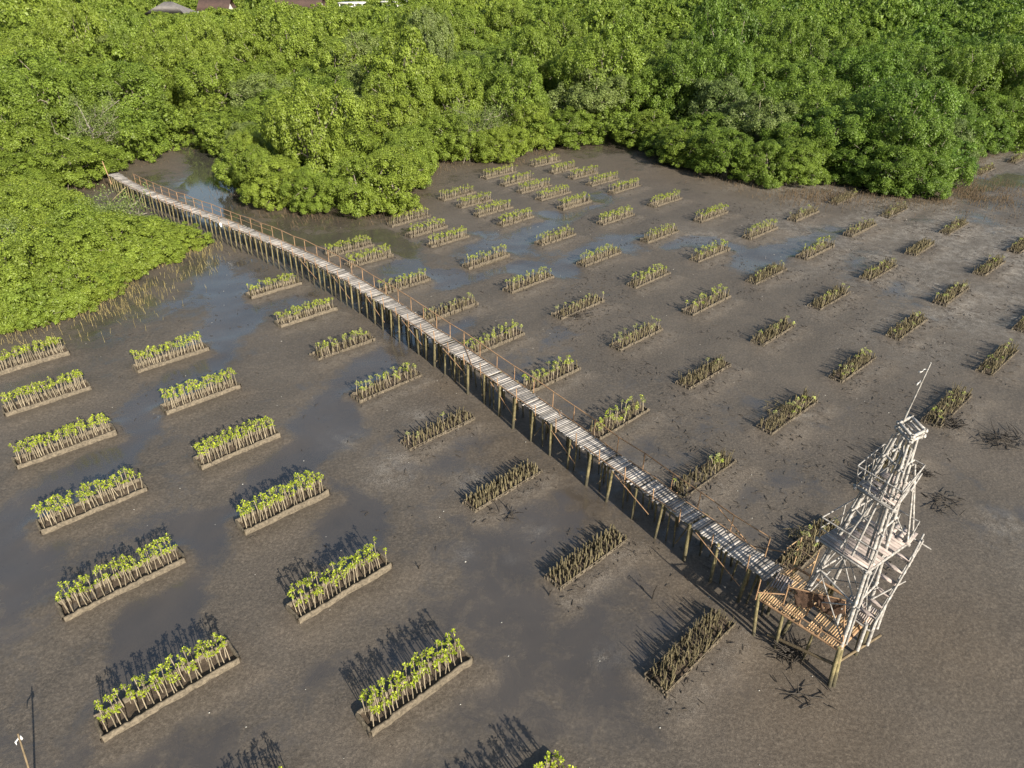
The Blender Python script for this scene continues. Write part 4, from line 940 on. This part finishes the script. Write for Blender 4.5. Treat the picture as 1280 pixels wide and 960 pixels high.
# crown: two square rings and posts
m_ = MB()
for zz in (0, .16):
    for i in range(4):
        a, b2 = CROWN[i] + up * zz, CROWN[(i + 1) % 4] + up * zz; d = (b2 - a) / np.linalg.norm(b2 - a); m_.beam(a - d * .07, b2 + d * .07, .07, .07, .2, )
for i in range(4): m_.beam(CROWN[i] * .92 + sum(CROWN) / 4 * .08 - up * .12, CROWN[i] * .92 + sum(CROWN) / 4 * .08 + up * .2, .06, .06, 0, up=(1, 0, 0))
tch(m_, 'crown_frame', M_white, False)
m_ = MB()
for t in (.25, .5, .75):
    a = CROWN[0] + (CROWN[3] - CROWN[0]) * t; b2 = CROWN[1] + (CROWN[2] - CROWN[1]) * t; m_.beam(a + up * .08, b2 + up * .08, .05, .03)
tch(m_, 'crown_slats', M_white, False)
# flagpole with two rags
q0 = np.array([10.74, 15.62, 8.9]); q1 = np.array([10.62, 15.17, 11.3]); m_ = MB(); m_.tube([q0, (q0 + q1) / 2, q1], [.026, .022, .016], 6); fp = tch(m_, 'flagpole')
for t, w_, h_ in ((.90, .20, .07), (.74, .11, .12)):
    p = q0 + (q1 - q0) * t; m_ = MB(); V = []
    for j in range(3):
        for i in range(6): V.append(p + np.array([-w_ * i / 5, .05 * math.sin(i * 1.3) * w_ * 4 + .02 * j, -h_ * j / 2 - .02 * i / 5 + .02 * math.sin(i)]))
    m_.add(V, [(j * 6 + i, j * 6 + i + 1, (j + 1) * 6 + i + 1, (j + 1) * 6 + i) for j in range(2) for i in range(5)]); fl = tch(m_, 'flag', M_cloth, False, fp)
    fl.modifiers.new('thickness', 'SOLIDIFY').thickness = .006
# small landing at the foot of the stair
LD = [np.array(q) for q in ((10.62, 15.35, 2.02), (10.46, 14.72, 2.02), (11.10, 14.40, 2.02), (11.90, 15.20, 2.02))]
LD = [np.array((10.72, 15.28, 2.02)), np.array((11.30, 14.46, 2.02)), np.array((11.95, 15.12, 2.02)), np.array((11.30, 15.85, 2.02))]
r_ = np.random.RandomState(9); m_ = MB()
for i in range(15):
    t = (i + .5) / 15; p = LD[0] + (LD[1] - LD[0]) * t; q = LD[3] + (LD[2] - LD[3]) * t; m_.beam(p, q, .045, .02, r_.uniform(-.6, .5))
tch(m_, 'landing', M_greydeck, False)
m_ = MB()
for i in range(4): m_.beam(LD[i] - up * .05, LD[(i + 1) % 4] - up * .05, .07, .07, -.3)
tch(m_, 'landing_frame', M_white, False)
for p_ in ((10.45, 14.85, 0), (10.95, 14.2, 0), (11.35, 14.4, 0), (11.95, 15.05, 0)):
    m_ = MB(); a = np.array(p_, float); m_.tube([a + up * 1.35, a + up * 2.45 + np.array([.05, .12, 0])], .06, 7); tch(m_, 'landing_post')
# stair climbing to the middle deck on the outer side
st_ = empty('stair', (0, 0, 0)); st_.parent = tw; S0 = np.array([11.28, 14.48, 2.0]); S1 = np.array([12.52, 15.52, 4.45]); off_ = np.array([-.46, .52, 0])
for o_, nm_ in ((np.zeros(3), 0), (off_, 1)):
    m_ = MB(); m_.beam(S0 + o_, S1 + o_ + (S1 - S0) * .04, .05, .07, .1); tch(m_, 'stringer', M_white, False, st_)
for k in range(1, 7):
    p = S0 + (S1 - S0) * k / 7; m_ = MB(); m_.beam(p - off_ * .12, p + off_ * 1.1, .17, .035, rg.uniform(-.4, .4), up=(0, 0, 1)); tch(m_, 'step', M_greydeck, False, st_)
m_ = MB(); m_.tube([S0 + up * .45 - off_ * .12, S1 + up * .42 - off_ * .12], .032, 6); 
for k in range(0, 6): p = S0 + (S1 - S0) * k / 5 - off_ * .1; m_.tube([p, p + up * .46], .024, 6)
tch(m_, 'stair_rail', M_white, True, st_)
LB = np.array([12.55, 15.45, 4.9]); m_ = MB()
for o_ in (0, .25, .5): m_.beam(DECKB[2] - bx_ * .1 + up * .03 - ax_ * o_, DECKB[2] + bx_ * .6 + up * .03 - ax_ * o_, .16, .025, rg.uniform(-.4, .3))
tch(m_, 'stair_head', M_greydeck, False)
for i, (a_, b_, r0_) in enumerate((((12.0, 14.9, 4.75), (12.75, 15.75, 4.85), .035), ((11.9, 15.9, 5.0), (12.85, 15.35, 4.6), .03), ((11.4, 15.2, 7.05), (11.95, 15.75, 7.25), .03), ((11.2, 14.75, 3.1), (12.2, 15.0, 3.6), .03))):
    m_ = MB(); m_.tube([a_, b_], [r0_, r0_ * .8], 6, a=-.2); tch(m_, 'strut')

# ------------------------------------------------------------------ things lying about
def stick_pile(x, y, r, n, label, seed, h=.18, mat=None, L=.5):
    rg = np.random.RandomState(seed); root = MB()
    for i in range(n):
        a = rg.rand() * 6.28; q = np.array([rg.normal() * r * .5, rg.normal() * r * .35, .02 + abs(rg.normal()) * h * .3]); l_ = L * rg.uniform(.4, 1.1); d = np.array([math.cos(a), math.sin(a), abs(rg.normal()) * .35]) * l_
        root.tube([q, q + d * .5 + rg.normal(size=3) * .03, q + d], [.022, .016, .008], 5, cap=True)
    root.tube([(-r * .9, -r * .2, .03), (-r * .2, r * .12, .05), (r * .3, -r * .1, .05), (r * .9, r * .15, .03)], .014, 4)
    tag(root.build('dead_branch_pile', mat or M_dead, None, True, (x, y, zg(x, y))), label, 'branches')
import itertools
stick_pile(9.4, 15.1, .5, 60, 'tangle of black dead branches beneath the near side of the bamboo platform', 1, .5, L=.6)
stick_pile(24.0, 27.2, 1.1, 70, 'flat tangle of dark branches right of the white tower top', 2, L=.7)
stick_pile(22.0, 28.6, .7, 80, 'broken dark sticks on the left of the rightmost brown bed by the flagpole', 3)
stick_pile(18.6, 24.6, .5, 40, 'black stubble on the right end of the collapsed bed behind the tower', 4, .35)
stick_pile(18.5, 22.6, 1.0, 34, 'thin scatter of black twigs right of the upper tower deck', 5, .1)
stick_pile(11.6, 20.6, .35, 22, 'small upright tuft of dead sticks beside the boardwalk rail', 6, .6, M_stick)
stick_pile(13.9, 29.9, .7, 22, 'loose sticks left of a brown bed', 7, .1, M_stick)
stick_pile(4.3, 41.0, .9, 40, 'heap of dark debris left of a half bare bed right of the boardwalk', 8, .1)
stick_pile(-.2, 21.9, .4, 14, 'thin brown twigs below the left end of a leafless bed', 9, .1)
stick_pile(9.3, 13.5, .7, 16, 'faint scatter of twigs on the mud below the platform', 10, .06)
for (x, y, h, lb, sd_) in ((5.16, 17.45, .75, 'single dark leaning stick above the bed of dead sticks', 1), (1.38, 17.6, .35, 'short black stump left of the leafless bed', 2), (-3.6, 18.9, .3, 'small forked stub right of the lush bed end', 3), (-1.15, 30.4, .5, 'thin lone stick beside the boardwalk shade', 4)):
    m_ = MB(); r_ = random.Random(sd_); m_.tube([(0, 0, -.05), (.03, .02, h * .5), (.10, -.02, h)], [.03, .025, .012], 6); m_.tube([(.03, .02, h * .45), (-.08, .05, h * .8)], [.015, .008], 5)
    tag(m_.build('lone_stick', M_dead, None, True, (x, y, zg(x, y))), lb, 'stick')
# marker pole in the near left corner
root = empty('marker_pole', (-13.76, 11.25, -.1)); tag(root, 'thin brown pole with a small white tie at the lower left corner', 'pole')
m_ = MB(); m_.tube([(0.3, -.7, 0), (.15, -.3, 1.1), (0, 0, 1.75)], [.030, .026, .022], 8); m_.build('pole', M_beam, root, True)
m_ = MB(); m_.tube([(.03, -.02, 1.52), (.0, -.01, 1.62)], .045, 8); m_.tube([(-.02, -.02, 1.58), (-.14, -.06, 1.45), (-.17, -.05, 1.3)], [.02, .025, .01], 5); m_.build('tie', M_cloth, root, True)

# breathing roots and shoots (too many to count), twigs, shells
def sticks(name, pts, hmin, hmax, r, mat, label, cat, lean=.15, seed=0):
    rg = np.random.RandomState(seed); m_ = MB()
    for (x, y) in pts:
        h = rg.uniform(hmin, hmax); z = zg(x, y); m_.tube([(x, y, z - .05), (x + rg.normal() * lean * h, y + rg.normal() * lean * h, z + h)], [r, r * .5], 4, a=rg.uniform(-1, .6), cap=False)
    tag(m_.build(name, mat, None), label, cat, kind='stuff')
rg = np.random.RandomState(21); pts = []
for _ in range(9000):
    x, y = rg.uniform(-36, -14), rg.uniform(37, 60); A_ = (np.array([x]), np.array([y])); d = seg_dist(*A_, BUSH_EDGE[:9])[0]
    if inside(*A_, BUSH_EDGE)[0]: 
        if d > 1.2: continue
    pr = math.exp(-(d / 3.4) ** 2) * (.25 + .75 * (float(vnoise(*A_, 1.8, 41)[0]) > .42))
    if x > -22.5 + (50 - y) * .25 or seg_dist(*A_, DECK_PATH)[0] < .9: pr *= .12
    if y < 41 : pr *= .5
    if rg.rand() < pr: pts.append((x, y))
sticks('mangrove_shoots', pts, .2, .5, .013, M_shoot, 'yellowish mangrove shoots sticking out of the mud below the left thicket', 'shoots', .2, 1)
pts = []
for (x, y, nx_, ny_) in walk(FOREST_EDGE, .16):
    if abs(x) > .8 * y + 4: continue
    k = float(vnoise(np.array([x]), np.array([y]), 3, 43)[0])
    for _ in range(int(k * k * 5)): t = abs(rg.normal()) * (.7 + 1.3 * k); pts.append((x - nx_ * (t - .8) + rg.normal() * .2, y - ny_ * (t - .8) + rg.normal() * .2))
sticks('stilt_roots', pts, .12, .4, .022, M_root, 'brown roots fringing the foot of the forest', 'roots', .25, 2)
pts = []
for _ in range(3200):
    x, y = rg.normal() * 4.2 + 44.5, rg.normal() * 3.2 + 69.5
    if not inside(np.array([x]), np.array([y]), big_poly)[0] and float(vnoise(np.array([x]), np.array([y]), 1.6, 45)[0]) > .35: pts.append((x, y))
for _ in range(900):
    x, y = rg.normal() * 2.6 + 30.5, rg.normal() * 1.6 + 67.5
    if not inside(np.array([x]), np.array([y]), big_poly)[0]: pts.append((x, y))
sticks('breathing_roots', pts, .15, .45, .022, M_root, 'dark breathing roots in the wet mud near the right forest edge', 'roots', .2, 3)
# litter
rg = np.random.RandomState(31); m_ = MB(); m2 = MB()
for _ in range(9000):
    if rg.rand() < .85: x, y = rg.uniform(2, 52), rg.uniform(18, 66)
    else: x, y = rg.uniform(-30, 20), rg.uniform(20, 60)
    if float(vnoise(np.array([x]), np.array([y]), 3.2, 47)[0]) < .52: continue
    if abs(x) > .8 * y: continue
    z = zg(x, y) + .012; a = rg.rand() * 6.28; L = rg.uniform(.06, .34); m_.tube([(x, y, z), (x + math.cos(a) * L * .5 + rg.normal() * .02, y + math.sin(a) * L * .5, z + .02), (x + math.cos(a + .12) * L, y + math.sin(a + .12) * L, z)], rg.uniform(.006, .016), 4, a=rg.uniform(-.5, .8))
for (ln, nn, bx, by, L, kd) in BEDS:
    if kd == 'G': continue
    for _ in range(26 if kd in 'WTDES' else 10):
        u = rg.uniform(-L / 2 - .5, L / 2 + .6); w_ = -abs(rg.normal()) * .5 - .08; x = bx + bu[0] * u + bn_[0] * w_; y = by + bu[1] * u + bn_[1] * w_; a = rg.rand() * 6.28; l_ = rg.uniform(.05, .25); z = zg(x, y) + .015
        m_.tube([(x, y, z), (x + math.cos(a) * l_, y + math.sin(a) * l_, z + .02)], rg.uniform(.008, .02), 4, a=rg.uniform(-.5, 1))
for _ in range(330):
    x, y = rg.uniform(-30, 40), rg.uniform(10, 62)
    if abs(x) > .8 * y: continue
    z = zg(x, y) + .012; r = rg.uniform(.008, .022) * (1 if rg.rand() < .93 else 1.8); d = rand_dirs(rg, 1)[0]; m2.block((x, y, z), (r, r * .3, 0), (-r * .25, r * .7, 0), (0, 0, r * .4))
tag(m_.build('twig_litter', M_dead, None), 'dark twigs and debris strewn over the mud', 'litter', kind='stuff')
tag(m2.build('shell_bits', M_shell, None), 'white shell and plastic specks scattered on the mud', 'litter', kind='stuff')
print('objects', len(bpy.data.objects))
